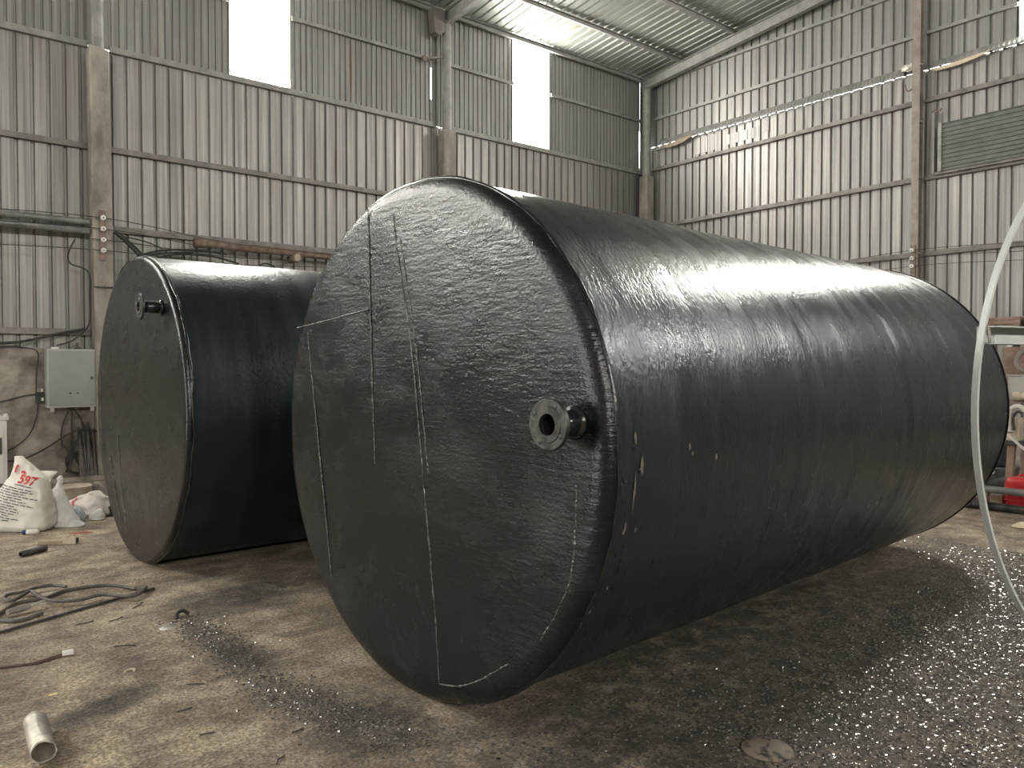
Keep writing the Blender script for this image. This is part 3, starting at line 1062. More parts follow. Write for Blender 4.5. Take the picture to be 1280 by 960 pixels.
tag(obj('white_block', MB().box((0, 0, 0.012), (0.09, 0.04, 0.024), None, 0.004), M_CERAMIC, None, (1.92, 12.47, top)),
    'small white block lying on top of the electrical cabinet', 'block')
tag(obj('pale_stick', MB().tube([(0, 0, 0.01), (0.11, 0.0, 0.075), ], 0.007, 8).tube([(0.11, 0, 0.075), (0.115, 0.05, 0.085)], 0.006, 8), M_BONE, None, (2.10, 12.45, top)).rotation_euler and bpy.context.scene.objects['pale_stick'],
    'thin pale stick leaning on top of the cabinet', 'stick')
t = thing('junk_clamp', 'small pale clamp standing on the cabinet top right', 'clamp', (2.20, 12.47, top))
obj('clamp_jaw', MB().prism([(-0.06, 0), (0.06, 0), (0.02, 0.035), (0.01, 0.09), (-0.015, 0.09), (-0.02, 0.035)], -0.02, 0.02, lambda a, b_, dd: Vector((a, dd, b_))), M_BONE, t)
obj('clamp_base', MB().box((0.0, 0.0, 0.009), (0.09, 0.05, 0.018)), M_BLACKRUBBER, t)

# isolator switch left of the cabinet
sw = thing('isolator_switch', 'small black switch box on the cement wall left of the cabinet', 'switch', (1.74, 12.60, 1.10))
obj('housing', MB().box((0, -0.03, 0.075), (0.09, 0.06, 0.15), None, 0.005), M_BLACKRUBBER, sw)
obj('lever', MB().box((0.03, -0.07, 0.05), (0.025, 0.03, 0.04)), M_CERAMIC, sw)
obj('terminal', MB().box((0.03, -0.03, 0.17), (0.02, 0.02, 0.05)), M_CERAMIC, sw)
cable('switch_cable', [(0.9, 12.56, 1.10), (1.25, 12.56, 1.12), (1.55, 12.56, 1.20), (1.69, 12.57, 1.22)], 0.008, M_BLACKRUBBER, 'dark cable running along the cement wall to the black switch', 'cable')
cable('switch_cable', [(1.72, 12.57, 1.10), (1.70, 12.56, 0.90), (1.60, 12.55, 0.65), (1.40, 12.54, 0.48), (1.2, 12.54, 0.42)], 0.008, M_BLACKRUBBER, 'dark cable dropping from the black switch to the white cabinet', 'cable')
cable('switch_cable', [(1.70, 12.57, 1.25), (1.71, 12.57, 1.55), (1.73, 12.57, 1.78), (1.62, 12.57, 1.86), (1.2, 12.57, 1.87)], 0.008, M_BLACKRUBBER, 'dark cable rising from the black switch to the top of the plinth', 'cable')
cable('hanging_cable', [(1.2, 12.40, 0.36), (1.45, 12.38, 0.33), (1.75, 12.36, 0.46), (2.05, 12.36, 0.66), (2.25, 12.38, 0.72), (2.42, 12.4, 0.68)], 0.011, M_BLACKRUBBER, 'black cable drooping low in front of the cement wall', 'cable')
cbl = thing('cabinet_cables', 'tangle of dark cables hanging below the electrical cabinet', 'cables', (2.1, 12.5, 0.06))
for pts_ in ([(0.02, 0.0, 0.97), (0.02, 0.0, 0.6), (0.0, -0.02, 0.3), (-0.06, -0.02, 0.05)],
             [(0.0, 0.0, 0.97), (-0.10, 0.0, 0.68), (-0.10, -0.02, 0.45), (0.03, -0.03, 0.3), (0.12, -0.03, 0.1)],
             [(0.03, 0.0, 0.97), (0.14, 0.0, 0.78), (0.16, 0.0, 0.6), (0.02, -0.02, 0.42), (-0.06, -0.02, 0.2), (0.0, -0.03, 0.06), (0.2, -0.03, 0.02)],
             [(-0.05, -0.04, 0.05), (-0.03, -0.04, 0.28), (0.08, -0.04, 0.34), (0.16, -0.05, 0.30)]):
    cable('cable', pts_, 0.010, M_BLACKRUBBER, None, None, cbl)
# wall ledge under it
mb = MB()
mb.box((1.9, 12.42, 0.03), (1.6, 0.36, 0.06))
tag(obj('wall_kerb', mb, M_PLASTER), 'low cement kerb at the foot of the left wall', 'kerb')

# rods leaning on the wall
for q in range(11):
    xx = 2.20 + q * 0.020 + random.uniform(-0.005, 0.005)
    hgt = 0.62 + random.uniform(-0.06, 0.16)
    tag(obj('steel_rod', MB().tube([(0, 0, 0), (random.uniform(-0.03, 0.03), 0.20, hgt)], 0.009 + 0.004 * (q % 3), 8), M_DARKSTEEL if q % 3 else M_RUST, None, (xx, 12.34, 0.06)),
        ('dark steel rod' if q % 3 else 'rusty brown rod') + ' leaning on the wall in the bundle below the cabinet', 'rod', 'rods leaning below the cabinet')

# white enamel cabinet at the left edge
wc = thing('white_cabinet', 'white metal cabinet at the left edge beside the cement wall', 'cabinet', (1.02, 12.36, 0.06))
obj('body', MB().box((0, 0, 0.42), (0.58, 0.40, 0.84), None, 0.01), M_WHITE, wc)
obj('top_tray', MB().box((0, -0.01, 0.87), (0.62, 0.44, 0.06), None, 0.01), M_WHITE, wc)
dd = obj('door', MB().box((0, -0.208, 0.40), (0.50, 0.018, 0.70), None, 0.006), M_WHITE, wc)
obj('vent_slot', MB().box((0.20, -0.219, 0.50), (0.06, 0.006, 0.22)), M_DARKSTEEL, dd)
obj('handle', MB().box((0.27, -0.23, 0.90), (0.05, 0.03, 0.05), None, 0.005), M_WHITE, wc)

# ------------------------------------------------------------------ tanks
R = 1.25



def tank(name, label, loc, rz, length, seed, noz, seams, flecks, KN=0.045, KR=0.09, shell_mat=M_SHELL):
    # KN, KR: depth and width of the turned-over edge of the heads
    t = thing(name, label, 'tank', loc, rz)
    rnd = random.Random(seed)
    # shell: profile with faint steps where the wound strips overlap
    NS, SEG = 150, 200
    steps = []
    xs = KN
    r_off = 0.0
    while xs < length:
        steps.append((xs, r_off))
        xs += rnd.uniform(0.16, 0.55)
        r_off = rnd.uniform(-0.004, 0.003)
    vs, fs = [], []
    for i_ in range(NS + 1):
        xx = KN + (length - 2 * KN) * i_ / NS
        base = [s for p, s in steps if p <= xx][-1]
        for k_ in range(SEG):
            a = 2 * pi * k_ / SEG
            nn = noise.noise(Vector((xx * 1.6 + seed, cos(a) * 2.2, sin(a) * 2.2))) * 0.0035
            nn += noise.noise(Vector((xx * 9.0 + seed, cos(a) * 2.5, sin(a) * 2.5))) * 0.0016
            rr = R - 0.004 + base + nn
            vs.append((xx, rr * cos(a), R + rr * sin(a)))
    for i_ in range(NS):
        for k_ in range(SEG):
            l = (k_ + 1) % SEG
            fs.append((i_ * SEG + k_, i_ * SEG + l, (i_ + 1) * SEG + l, (i_ + 1) * SEG + k_))
    obj('shell', MB().add(vs, fs, True), shell_mat, t)
    # heads: flat disc turning over a rounded knuckle
    for nm, sgn, x_ in (('front_head', 1, 0.0), ('rear_head', -1, length)):
        prof = [(0.001, 0.0)]
        for q in range(1, 30):
            prof.append(((R - KR) * q / 29, 0.0))
        for q in range(1, 11):
            a = q / 10 * pi / 2
            prof.append((R - KR + KR * sin(a), KN * (1 - cos(a))))
        prof.append((R, KN + 0.02))
        mb = MB()
        seg = 160
        vs, fs = [], []
        for q, (r_, h_) in enumerate(prof):
            for k_ in range(seg):
                a = 2 * pi * k_ / seg
                yy_, zz_ = r_ * cos(a), r_ * sin(a)
                dn = 0.0
                if q < len(prof) - 2:
                    dn = noise.noise(Vector((yy_ * 1.5, zz_ * 1.5, seed * 3.3 + sgn))) * 0.006 + noise.noise(Vector((yy_ * 6, zz_ * 10, seed))) * 0.0015
                vs.append((x_ + sgn * (h_ + dn), yy_, R + zz_))
        for q in range(len(prof) - 1):
            for k_ in range(seg):
                l = (k_ + 1) % seg
                fs.append((q * seg + k_, q * seg + l, (q + 1) * seg + l, (q + 1) * seg + k_))
        obj(nm, MB().add(vs, fs, True), M_HEAD, t)
    # lumpy bead where head meets shell
    for x_ in (KN + 0.012,):
        pts_, rs = [], []
        for k_ in range(180):
            a = 2 * pi * k_ / 180
            rr = R + noise.noise(Vector((cos(a) * 9, sin(a) * 9, seed + x_))) * 0.003
            pts_.append((x_ + noise.noise(Vector((cos(a) * 5, sin(a) * 5, seed + 9))) * 0.010, rr * cos(a), R + rr * sin(a)))
            rs.append(0.010 + 0.006 * noise.noise(Vector((cos(a) * 16, sin(a) * 16, seed))))
        obj('rim_bead', MB().tube(pts_, rs, 8, closed=True), M_TAR_PLAIN, t)
    # weld seams on the head: bumpy beads
    for line in seams:
        pl = spline([(-0.001, a, b_) for a, b_ in line], 1 + int(320 / len(line)))
        pl = [p + Vector((0, noise.noise(p * 14 + Vector((seed, 0, 0))) * 0.006, 0)) for p in pl]
        rs = [0.0025 + 0.006 * abs(noise.noise(p * 55)) for p in pl]
        obj('weld_seam', MB().tube(pl, rs, 6), M_SEAM, t)
    # nozzle
    ny, nz, fr, plen, pr, rot = noz
    nz_ = obj('nozzle', MB().lathe([(pr * 0.78, -plen), (pr, -plen), (pr, 0.02), (pr * 0.78, 0.02), (pr * 0.78, -plen)], 28, 'x', (0, ny, nz)), M_TAR_PLAIN, t)
    # flange: ring with a raised face, bolt hole shade painted as four black discs
    bm = bmesh.new()
    seg = 64
    th = 0.020
    r_in = pr * 0.80
    fl = MB()
    fl.lathe([(r_in, -plen - th), (r_in + 0.026, -plen - th), (r_in + 0.028, -plen - th + 0.003), (fr - 0.003, -plen - th + 0.003), (fr, -plen - th + 0.006),
              (fr, -plen), (r_in, -plen), (r_in, -plen - th)], seg, 'x', (0, ny, nz), smooth=False)
    bm.free()
    fo = obj('flange', fl, M_FLANGE, nz_)
    for q in range(4):
        a = rot + q * pi / 2
        rr = fr * 0.80
        c = (0, ny + rr * cos(a), nz + rr * sin(a))
        obj('bolt_hole_shade', MB().lathe([(0.0, -plen - th + 0.001), (0.0085, -plen - th + 0.001), (0.0105, -plen - th + 0.0025)], 12, 'x', c), M_BLACKRUBBER, nz_)
    mb = MB().lathe([(pr, 0.0), (pr + 0.016, -0.002), (pr + 0.012, -0.010), (pr, -0.018)], 28, 'x', (0, ny, nz))
    obj('collar_weld', mb, M_TAR_PLAIN, nz_)
    mb = MB().lathe([(0.0, -0.001), (pr * 0.78, -0.001)], 24, 'x', (0, ny, nz))
    obj('bore', mb, M_BLACKRUBBER, nz_)
    # blisters and dried drips on the shell
    for (xx, ang, ln, wd_, mt) in flecks:
        n = 10
        vs, fs = [], []
        ph = rnd.uniform(0, 9)
        vs.append((xx, (R + 0.004) * cos(ang), R + (R + 0.004) * sin(ang)))
        for q in range(n):
            a = 2 * pi * q / n
            k_ = 0.75 + 0.6 * noise.noise(Vector((cos(a) * 3 + ph, sin(a) * 3, ph)))
            dx, da = wd_ * cos(a) * k_, ln * sin(a) * k_ / R
            vs.append((xx + dx, (R - 0.001) * cos(ang + da), R + (R - 0.001) * sin(ang + da)))
        for q in range(n):
            fs.append((0, 1 + q, 1 + (q + 1) % n))
        obj('dried_drip', MB().add(vs, fs, True), mt, t)
    return t


A1, A2 = 0.071, 0.030
flk = []
rf = random.Random(3)
# angle is measured from local +Y through up; the side facing the room is near pi
for xx, z, ln, wd_ in ((0.16, 1.33, 0.035, 0.010), (0.20, 1.22, 0.055, 0.012), (0.52, 1.27, 0.02, 0.012), (0.54, 1.24, 0.012, 0.008), (0.72, 1.21, 0.02, 0.008),
                       (0.16, 1.12, 0.10, 0.010), (0.13, 0.98, 0.05, 0.008)):
    ang = pi - math.asin((z - R) / R)
    flk.append((xx, ang, ln, wd_, M_BONE))
for q in range(34):
    xx = abs(rf.gauss(0, 0.07)) + 0.07
    z = rf.uniform(0.25, 1.3)
    ang = pi - math.asin((z - R) / R)
    flk.append((xx, ang, rf.uniform(0.006, 0.02), rf.uniform(0.003, 0.008), M_TAR_PLAIN if q % 6 else M_BONE))
seams1 = [
    [(0.357, 2.419), (0.34, 1.9), (0.315, 1.348), (0.30, 1.10)],
    [(0.13, 2.36), (0.108, 2.225), (-0.021, 1.672), (-0.114, 1.063), (-0.20, 0.45), (-0.233, 0.12)],
    [(0.07, 2.225), (-0.06, 1.672), (-0.15, 1.10)],
    [(-0.233, 0.12), (-0.38, 0.155), (-0.518, 0.223), (-0.709, 0.348)],
    [(1.115, 1.829), (0.75, 1.86), (0.362, 1.896)],
    [(0.99, 1.80), (0.966, 1.64), (0.822, 0.874), (0.74, 0.437)],
    [(-1.09, 1.15), (-1.084, 0.98), (-1.05, 0.75), (-0.90, 0.50)],
]
tank('storage_tank', 'big black tar coated steel tank lying in the foreground', (1.997, 3.245, 0), A1, 5.083, 1,
     (-1.075, 1.385, 0.098, 0.13, 0.052, 0.55), seams1, flk)
flk2 = []
for q in range(22):
    xx = rf.uniform(0.13, 1.6)
    z = rf.uniform(1.3, 2.1)
    flk2.append((xx, pi - math.asin((z - R) / R), rf.uniform(0.006, 0.02), rf.uniform(0.003, 0.006), M_TAR_PLAIN))
seams2 = [[(1.10, 1.75), (1.12, 1.3), (1.09, 0.8)], [(0.55, 1.0), (0.45, 0.6), (0.30, 0.2)], [(0.8, 0.8), (0.6, 0.45), (0.45, 0.22)]]
tank('storage_tank', 'smaller looking black tank lying behind, left of the big one', (1.637, 6.922, 0), A2, 5.083, 5,
     (-0.70, 2.045, 0.098, 0.14, 0.045, 0.3), seams2, flk2, 0.035, 0.035, M_SHELL_REAR)

# ------------------------------------------------------------------ pale grey ring frame at the right
az = radians(75)
s_dir = Vector((cos(az - pi / 2), sin(az - pi / 2), 0))          # along the ring's plane, to the right
ring = thing('ring_frame', 'pale grey steel ring with a channel crossbar at the right edge', 'ring frame', (5.0, 0.97, 0), az - pi / 2)
RR = 1.42
# flat bar bent the easy way into a ring
sec = [(RR, -0.014), (RR, 0.014), (RR - 0.012, 0.014), (RR - 0.012, -0.014)]
vs, fs = [], []
NR = 180
for i_ in range(NR):
    a = 2 * pi * i_ / NR
    for r_, y_ in sec:
        vs.append((r_ * cos(a), y_, RR + r_ * sin(a)))
m_ = len(sec)
for i_ in range(NR):
    j_ = (i_ + 1) % NR
    for q in range(m_):
        l = (q + 1) % m_
        fs.append((i_ * m_ + q, i_ * m_ + l, j_ * m_ + l, j_ * m_ + q))
obj('bent_ring', MB().add(vs, fs), M_RINGPAINT, ring)
zc = 1.735
hc = math.sqrt((RR - 0.012) ** 2 - (zc + 0.036 - RR) ** 2) - 0.001
mb = MB()
mb.box((0, 0.030, zc), (2 * hc, 0.006, 0.075))                       # web
mb.box((0, -0.012, zc + 0.036), (2 * hc, 0.085, 0.005))               # top lip
mb.box((0, -0.012, zc - 0.036), (2 * hc, 0.085, 0.005))               # bottom lip
mb.box((0, -0.052, zc - 0.019), (2 * hc, 0.006, 0.038))               # turned-up edge
obj('channel_crossbar', mb, M_RINGPAINT, ring)
for s_ in (-1, 1):
    obj('corner_weld', MB().tube([(s_ * (hc - 0.01), -0.02, zc - 0.040), (s_ * (hc + 0.0), -0.02, zc + 0.040)], [0.005, 0.007], 8), M_ZINC, ring)
    obj('foot_block', MB().prism([(s_ * 0.16 - 0.06, 0.0), (s_ * 0.16 + 0.06, 0.0), (s_ * 0.16, 0.10)], -0.03, 0.03, lambda a, b_, d: Vector((a, d, b_))), M_WOOD, ring)

# ------------------------------------------------------------------ things by the gable, right edge
for (z, xx, r_, lab) in ((0.045, 9.60, 0.045, 'black pipe lying on the floor in front of the red jerrycan'),
                         (0.235, 9.58, 0.040, 'dark pipe rail passing in front of the red jerrycan')):
    t = thing('floor_pipe', lab, 'pipe', (xx, 3.25, z), 0, 'pipes by the gable')
    obj('pipe_length', MB().tube([(0, 1.15 if z < .1 else 0.30, 0), (0.03, -2.2, 0)], r_, 14), M_DARKSTEEL if z < 0.1 else M_PIPE, t)
    obj('end_collar', MB().tube([(0, 0.36 if z < .1 else 0.22, 0), (0, 0.30 if z < .1 else 0.16, 0)], r_ * 1.2, 14), M_DARKSTEEL, t)
t = thing('rail_trestle', 'small rusty trestle carrying the pipe rail by the gable', 'trestle', (9.58, 3.40, 0))
for yy_ in (0.0, -1.6):
    obj('leg', MB().bar((0.10, yy_, 0.0), (0.0, yy_, 0.19), 0.05, 0.04, (1, 0, 0)), M_RUST, t)
    obj('leg', MB().bar((-0.10, yy_, 0.0), (0.0, yy_, 0.19), 0.05, 0.04, (1, 0, 0)), M_RUST, t)

# red jerrycan
jc = thing('jerrycan', 'red plastic jerrycan on the floor behind the pipe rail', 'jerrycan', (9.86, 3.06, 0), radians(-90))
n = 12
vs, fs = [], []
rows_ = [(0.0, 0.90), (0.02, 0.97), (0.10, 0.99), (0.20, 1.0), (0.29, 1.0), (0.34, 0.98), (0.365, 0.90), (0.375, 0.70)]
seg = 28
for z, k_ in rows_:
    for q in range(seg):
        a = 2 * pi * q / seg
        ca, sa = cos(a), sin(a)
        ex = 0.32
        vs.append((0.21 * k_ * math.copysign(abs(ca) ** ex, ca), 0.13 * k_ * math.copysign(abs(sa) ** ex, sa), z))
for r in range(len(rows_) - 1):
    for q in range(seg):
        l = (q + 1) % seg
        fs.append((r * seg + q, r * seg + l, (r + 1) * seg + l, (r + 1) * seg + q))
fs.append(tuple(range(seg))[::-1])
fs.append(tuple((len(rows_) - 1) * seg + q for q in range(seg)))
obj('body', MB().add(vs, fs, True), M_REDPLASTIC, jc)
for z in (0.12, 0.25):
    obj('moulded_rib', MB().box((0, 0, z), (0.425, 0.268, 0.010), None, 0.004), M_REDPLASTIC, jc)
obj('dusty_top', MB().box((0.0, 0, 0.377), (0.27, 0.16, 0.006), None, 0.002), M_DUSTY_RED, jc)
obj('handle', MB().tube(spline([(-0.10, 0, 0.37), (-0.09, 0, 0.395), (0.06, 0, 0.395), (0.08, 0, 0.37)], 5), 0.014, 10), M_REDPLASTIC, jc)
obj('cap', MB().lathe([(0.0, 0.022), (0.026, 0.022), (0.028, 0.015), (0.028, 0.0)], 16, 'z', (0.14, 0, 0.375)), M_BLACKRUBBER, jc)

# rusty machine bench behind it, with what stands on it
BX, BY = 10.15, 2.62
bench = thing('machine_bench', 'dark steel bench with a brown shelf frame behind the red jerrycan', 'bench', (BX, BY, 0))
for sx in (-0.22, 0.22):
    for sy in (-0.62, 0.64):
        obj('leg', MB().bar((sx, sy + (0.04 if sy > 0 else -0.04), 0), (sx, sy, 0.72), 0.07, 0.07, (1, 0, 0)), M_BROWNCRATE, bench)
obj('top_plate', MB().box((0, 0, 0.745), (0.56, 1.40, 0.05), None, 0.004), M_DARKSTEEL, bench)
obj('lower_shelf', MB().box((0, 0.05, 0.27), (0.50, 1.62, 0.04), None, 0.004), M_DARKSTEEL, bench)
obj('front_plate', MB().box((-0.21, -0.30, 0.50), (0.012, 0.72, 0.34), None, 0.003), M_BLUEPLATE, bench)
obj('back_board', MB().box((0.26, 0.05, 0.46), (0.012, 1.3, 0.34)), M_BLUEPLATE, bench)
zt = 0.77
t = thing('valve_block', 'pale cast valve block with elbow pipe on the bench', 'valve', (BX - 0.20, BY + 0.62, zt))
obj('block', MB().box((0, 0, 0.13), (0.16, 0.13, 0.26), None, 0.01), M_TANPIPE, t)
obj('elbow_pipe', MB().tube(spline([(-0.09, 0.02, 0.10), (-0.09, 0.02, 0.32), (-0.09, -0.02, 0.38), (-0.09, -0.09, 0.38), (-0.09, -0.12, 0.33)], 6), 0.026, 12), M_PALEPIPE, t)
obj('flange', MB().lathe([(0, 0), (0.042, 0), (0.042, 0.02), (0, 0.02)], 16, 'z', (-0.09, 0.02, 0.10)), M_PALEPIPE, t)
obj('hose', MB().tube(spline([(-0.11, -0.03, 0.12), (-0.12, -0.02, 0.26), (-0.12, -0.06, 0.33), (-0.12, -0.11, 0.31)], 6), 0.015, 10), M_BLACKRUBBER, t)
t = thing('gear_housing', 'dark cast housing beside the valve block on the bench', 'machine', (BX, BY - 0.05, zt))
obj('casing', MB().box((0, 0, 0.15), (0.34, 0.60, 0.30), None, 0.03), M_DARKSTEEL, t)
obj('pulley', MB().lathe([(0.0, -0.02), (0.13, -0.02), (0.13, 0.02), (0.0, 0.02)], 24, 'x', (-0.2, 0.08, 0.18)), M_PALEPIPE, t)
# shelf frame above
fr_ = bench
for sy in (-0.66, 0.58):
    obj('upright', MB().bar((0.29, sy, 0), (0.29, sy, 2.05), 0.05, 0.05, (1, 0, 0)), M_BROWNCRATE, fr_)
for z in (1.20, 2.03):
    obj('shelf_plate', MB().box((0.18, 0.12, z), (0.46, 1.86, 0.03), None, 0.003), M_BROWNCRATE, fr_)
t = tag(obj('stored_pipe', MB().tube([(0, 0.75, 0), (0, -0.9, 0)], 0.045, 14).tube([(0, 0.75, 0), (0, 0.68, 0)], 0.052, 14), M_TANPIPE, None, (10.08, 2.55, 1.262)),
        'tan pipe lying along the front of the shelf', 'pipe')
t = thing('steel_box', 'plain grey steel box on the shelf above the tan pipe', 'box', (10.26, 2.76, 1.215))
obj('body', MB().box((0, 0, 0.14), (0.22, 1.25, 0.28), None, 0.008), M_GREYBOX, t)
obj('lid', MB().box((0, 0, 0.285), (0.24, 1.28, 0.016), None, 0.004), M_CABINET_EDGE, t)
for q, (yy_, lab) in enumerate(((3.22, 'left'), (2.94, 'right'))):
    bz = 1.51
    tag(obj('hose_coil', MB().tube([(0.0, 0.125 * cos(a), 0.125 + 0.125 * sin(a)) for a in [2 * pi * w_ / 28 for w_ in range(28)]], 0.03, 10, closed=True), M_RAG, None, (10.30, yy_, bz + 0.032)),
        'grey hose coil standing on the steel box, %s one' % lab, 'hose')
t = thing('brown_locker', 'rusty brown locker standing behind the hose coils', 'locker', (10.50, 2.79, 1.215))
obj('carcass', MB().box((0, 0, 0.31), (0.14, 1.5, 0.62), None, 0.006), M_BROWNCRATE, t)
obj('frame_edge', MB().bar((-0.076, -0.75, 0.18), (-0.076, 0.75, 0.18), 0.012, 0.03), M_RUST, t)
for q, (yy_, mt, lab) in enumerate(((3.47, M_CERAMIC, 'leftmost, white'), (3.40, M_BLACKRUBBER, 'second, black'), (3.33, M_TANPIPE, 'third, tan'), (3.24, M_BLACKRUBBER, 'fourth, black'))):
    t = thing('fuse_block', 'small block on the brown locker, %s' % lab, 'block', (10.46, yy_, 1.835), 0, 'blocks on the locker')
    obj('housing', MB().box((0, 0, 0.03), (0.05, 0.055, 0.06), None, 0.005), mt, t)
    obj('screw', MB().tube([(0, 0, 0.06), (0, 0, 0.066)], 0.008, 8), M_DARKSTEEL, t)
t = thing('motor_base', 'dark machine base on the floor between the tank end and the bench', 'machine', (10.62, 3.95, 0))
obj('bed', MB().box((0, 0, 0.20), (0.5, 1.1, 0.40), None, 0.02), M_DARKSTEEL, t)
obj('casing', MB().box((0, -0.10, 0.58), (0.40, 0.70, 0.36), None, 0.05), M_DARKSTEEL, t)
obj('ledge', MB().box((-0.22, -0.15, 0.60), (0.12, 0.5, 0.02)), M_TIN, t)
for yy_ in (-0.35, -0.1, 0.2):
    obj('bolt_head', MB().tube([(-0.25, yy_, 0.34), (-0.28, yy_, 0.34)], 0.025, 8), M_PALEPIPE, t)
for q, (yy_, lab) in enumerate(((3.66, 'nearest the tank'), (3.26, 'in the middle'), (2.86, 'farthest right'))):
    t = thing('slatted_crate', 'brown slatted crate on top of the shelf, %s' % lab, 'crate', (10.33, yy_ - 0.19, 2.045), 0, 'crates on the shelf')
    for z in (0.02, 0.07, 0.12):
        obj('slat', MB().box((-0.11, 0, z), (0.012, 0.34, 0.032)), M_BROWNCRATE, t)
        obj('slat', MB().box((0.11, 0, z), (0.012, 0.34, 0.032)), M_BROWNCRATE, t)
    for sy in (-0.17, 0.17):
        obj('end_board', MB().box((0, sy, 0.07), (0.24, 0.014, 0.14)), M_BROWNCRATE, t)
    obj('bottom', MB().box((0, 0, 0.006), (0.21, 0.32, 0.012)), M_BROWNCRATE, t)
tag(obj('white_batten', MB().bar((9.72, 3.25, 0.86), (9.80, 2.80, 0.42), 0.05, 0.022).bar((9.80, 2.80, 0.42), (9.805, 2.775, 0.395), 0.05, 0.022), M_WHITE),
    'white batten leaning askew against the bench', 'batten')
# floor junk under the tank end
for q, (xx, yy_, w_, hh, mt, lab) in enumerate((
        (9.86, 3.62, 0.20, 0.10, M_RUST, 'rusty scrap block on the floor behind the tank end'),
        (9.92, 3.40, 0.16, 0.15, M_TIN, 'tan scrap block on the floor left of the jerrycan'),
        (10.0, 3.85, 0.24, 0.08, M_DARKSTEEL, 'dark scrap block on the floor farthest behind the tank end'))):
    t = thing('scrap_block', lab, 'scrap', (xx, yy_, 0), 0.2 * q, 'scrap behind the tank')
    obj('block', MB().box((0, 0, hh / 2), (w_, w_ * 0.8, hh), None, 0.01), mt, t)
    obj('lug', MB().tube([(0, 0, hh), (0.0, 0.02, hh + 0.04), (0.03, 0.05, hh + 0.05)], 0.02, 8), M_DARKSTEEL, t)


# ------------------------------------------------------------------ sacks and bags at the left
def loft(rows, seg, seed, amp, freq, ridge=True, bottom_flat=True):
    """rows: (z, cx, cy, half width, half depth, exponent, pinch); crumpled skin"""
    vs, fs = [], []
    for (z, cx, cy, a_, b_, ex) in rows:
        for q in range(seg):
            t_ = 2 * pi * q / seg
            c_, s_ = cos(t_), sin(t_)
            px = math.copysign(abs(c_) ** ex, c_)
            py = math.copysign(abs(s_) ** ex, s_)
            P = Vector((cx + a_ * px, cy + b_ * py, z))
            nv = noise.noise(P * freq + Vector((seed, seed * 2, 0)))
            if ridge:
                nv = (0.5 - abs(nv)) * 1.4 - 0.35
            nv += 0.5 * noise.noise(P * freq * 2.7 + Vector((seed * 3, 0, 0)))
            dirv = Vector((px * b_, py * a_, 0))
            if dirv.length > 1e-6:
                dirv.normalize()
            P += dirv * nv * amp
            P.z = max(0.004, P.z + noise.noise(P * freq + Vector((0, seed, 5))) * amp * (0.6 if z > 0.02 else 0))
            vs.append(P)
    for r in range(len(rows) - 1):
        for q in range(seg):
            l = (q + 1) % seg
            fs.append((r * seg + q, r * seg + l, (r + 1) * seg + l, (r + 1) * seg + q))
    fs.append(tuple(range(seg))[::-1])
    fs.append(tuple((len(rows) - 1) * seg + q for q in range(seg)))
    return MB().add(vs, fs, True)


def interp_rows(keys, n):
    out = []
    for i_ in range(n + 1):
        z = keys[0][0] + (keys[-1][0] - keys[0][0]) * i_ / n
        for k0, k1 in zip(keys, keys[1:]):
            if k0[0] <= z <= k1[0] + 1e-9:
                t_ = (z - k0[0]) / max(1e-9, k1[0] - k0[0])
                out.append(tuple([z] + [k0[q] + (k1[q] - k0[q]) * t_ for q in range(1, 6)]))
                break
    return out


RZ = radians(-39)
s1 = thing('printed_sack', 'upright white printed sack with red number, leaning on the floor at left', 'sack', (1.06, 8.98, 0), RZ)
keys = [(0.0, 0.02, 0.0, 0.27, 0.13, 0.6), (0.05, 0.02, 0.0, 0.31, 0.16, 0.6), (0.20, 0.03, 0.0, 0.29, 0.15, 0.65), (0.38, 0.05, 0.02, 0.24, 0.11, 0.7),
        (0.50, 0.07, 0.03, 0.185, 0.075, 0.75), (0.58, 0.04, 0.04, 0.12, 0.05, 0.8), (0.66, 0.00, 0.05, 0.065, 0.035, 0.9), (0.72, -0.035, 0.05, 0.03, 0.018, 1.0)]
sb = obj('sack_body', loft(interp_rows(keys, 48), 80, 2.0, 0.017, 6.5), M_SACK, s1)
bpy.context.view_layer.update()
sbt = BVHTree.FromPolygons([v.co.copy() for v in sb.data.vertices], [tuple(p.vertices) for p in sb.data.polygons])


def stick_on(mb_verts, bvh, off=0.009):
    """lay flat shapes given in (x, z) on the front of a lumpy body"""
    out = []
    last = -0.15
    for x_, z_ in mb_verts:
        hit = bvh.ray_cast(Vector((x_, -2.0, z_)), Vector((0, 1, 0)))
        if hit[0] is not None:
            last = hit[0].y
        out.append((x_, last - off, z_))
    return out


# red number
cu = bpy.data.curves.new('number', 'FONT')
cu.body = '597'
cu.size = 0.115
cu.shear = 0.1
cu.offset = 0.003
tmp = bpy.data.objects.new('number_tmp', cu)
C.objects.link(tmp)
bpy.context.view_layer.update()
dg = bpy.context.evaluated_depsgraph_get()
me = bpy.data.meshes.new_from_object(tmp.evaluated_get(dg))
bpy.data.objects.remove(tmp, do_unlink=True)
fl_ = []
ca, sa = cos(-0.22), sin(-0.22)
for v in me.vertices:
    x_, z_ = v.co.x, v.co.y
    fl_.append((0.02 + x_ * ca - z_ * sa, 0.475 + x_ * sa + z_ * ca))
for v, p in zip(me.vertices, stick_on(fl_, sbt)):
    v.co = p
me.materials.clear()
obj('red_number', me, M_REDPRINT, s1)


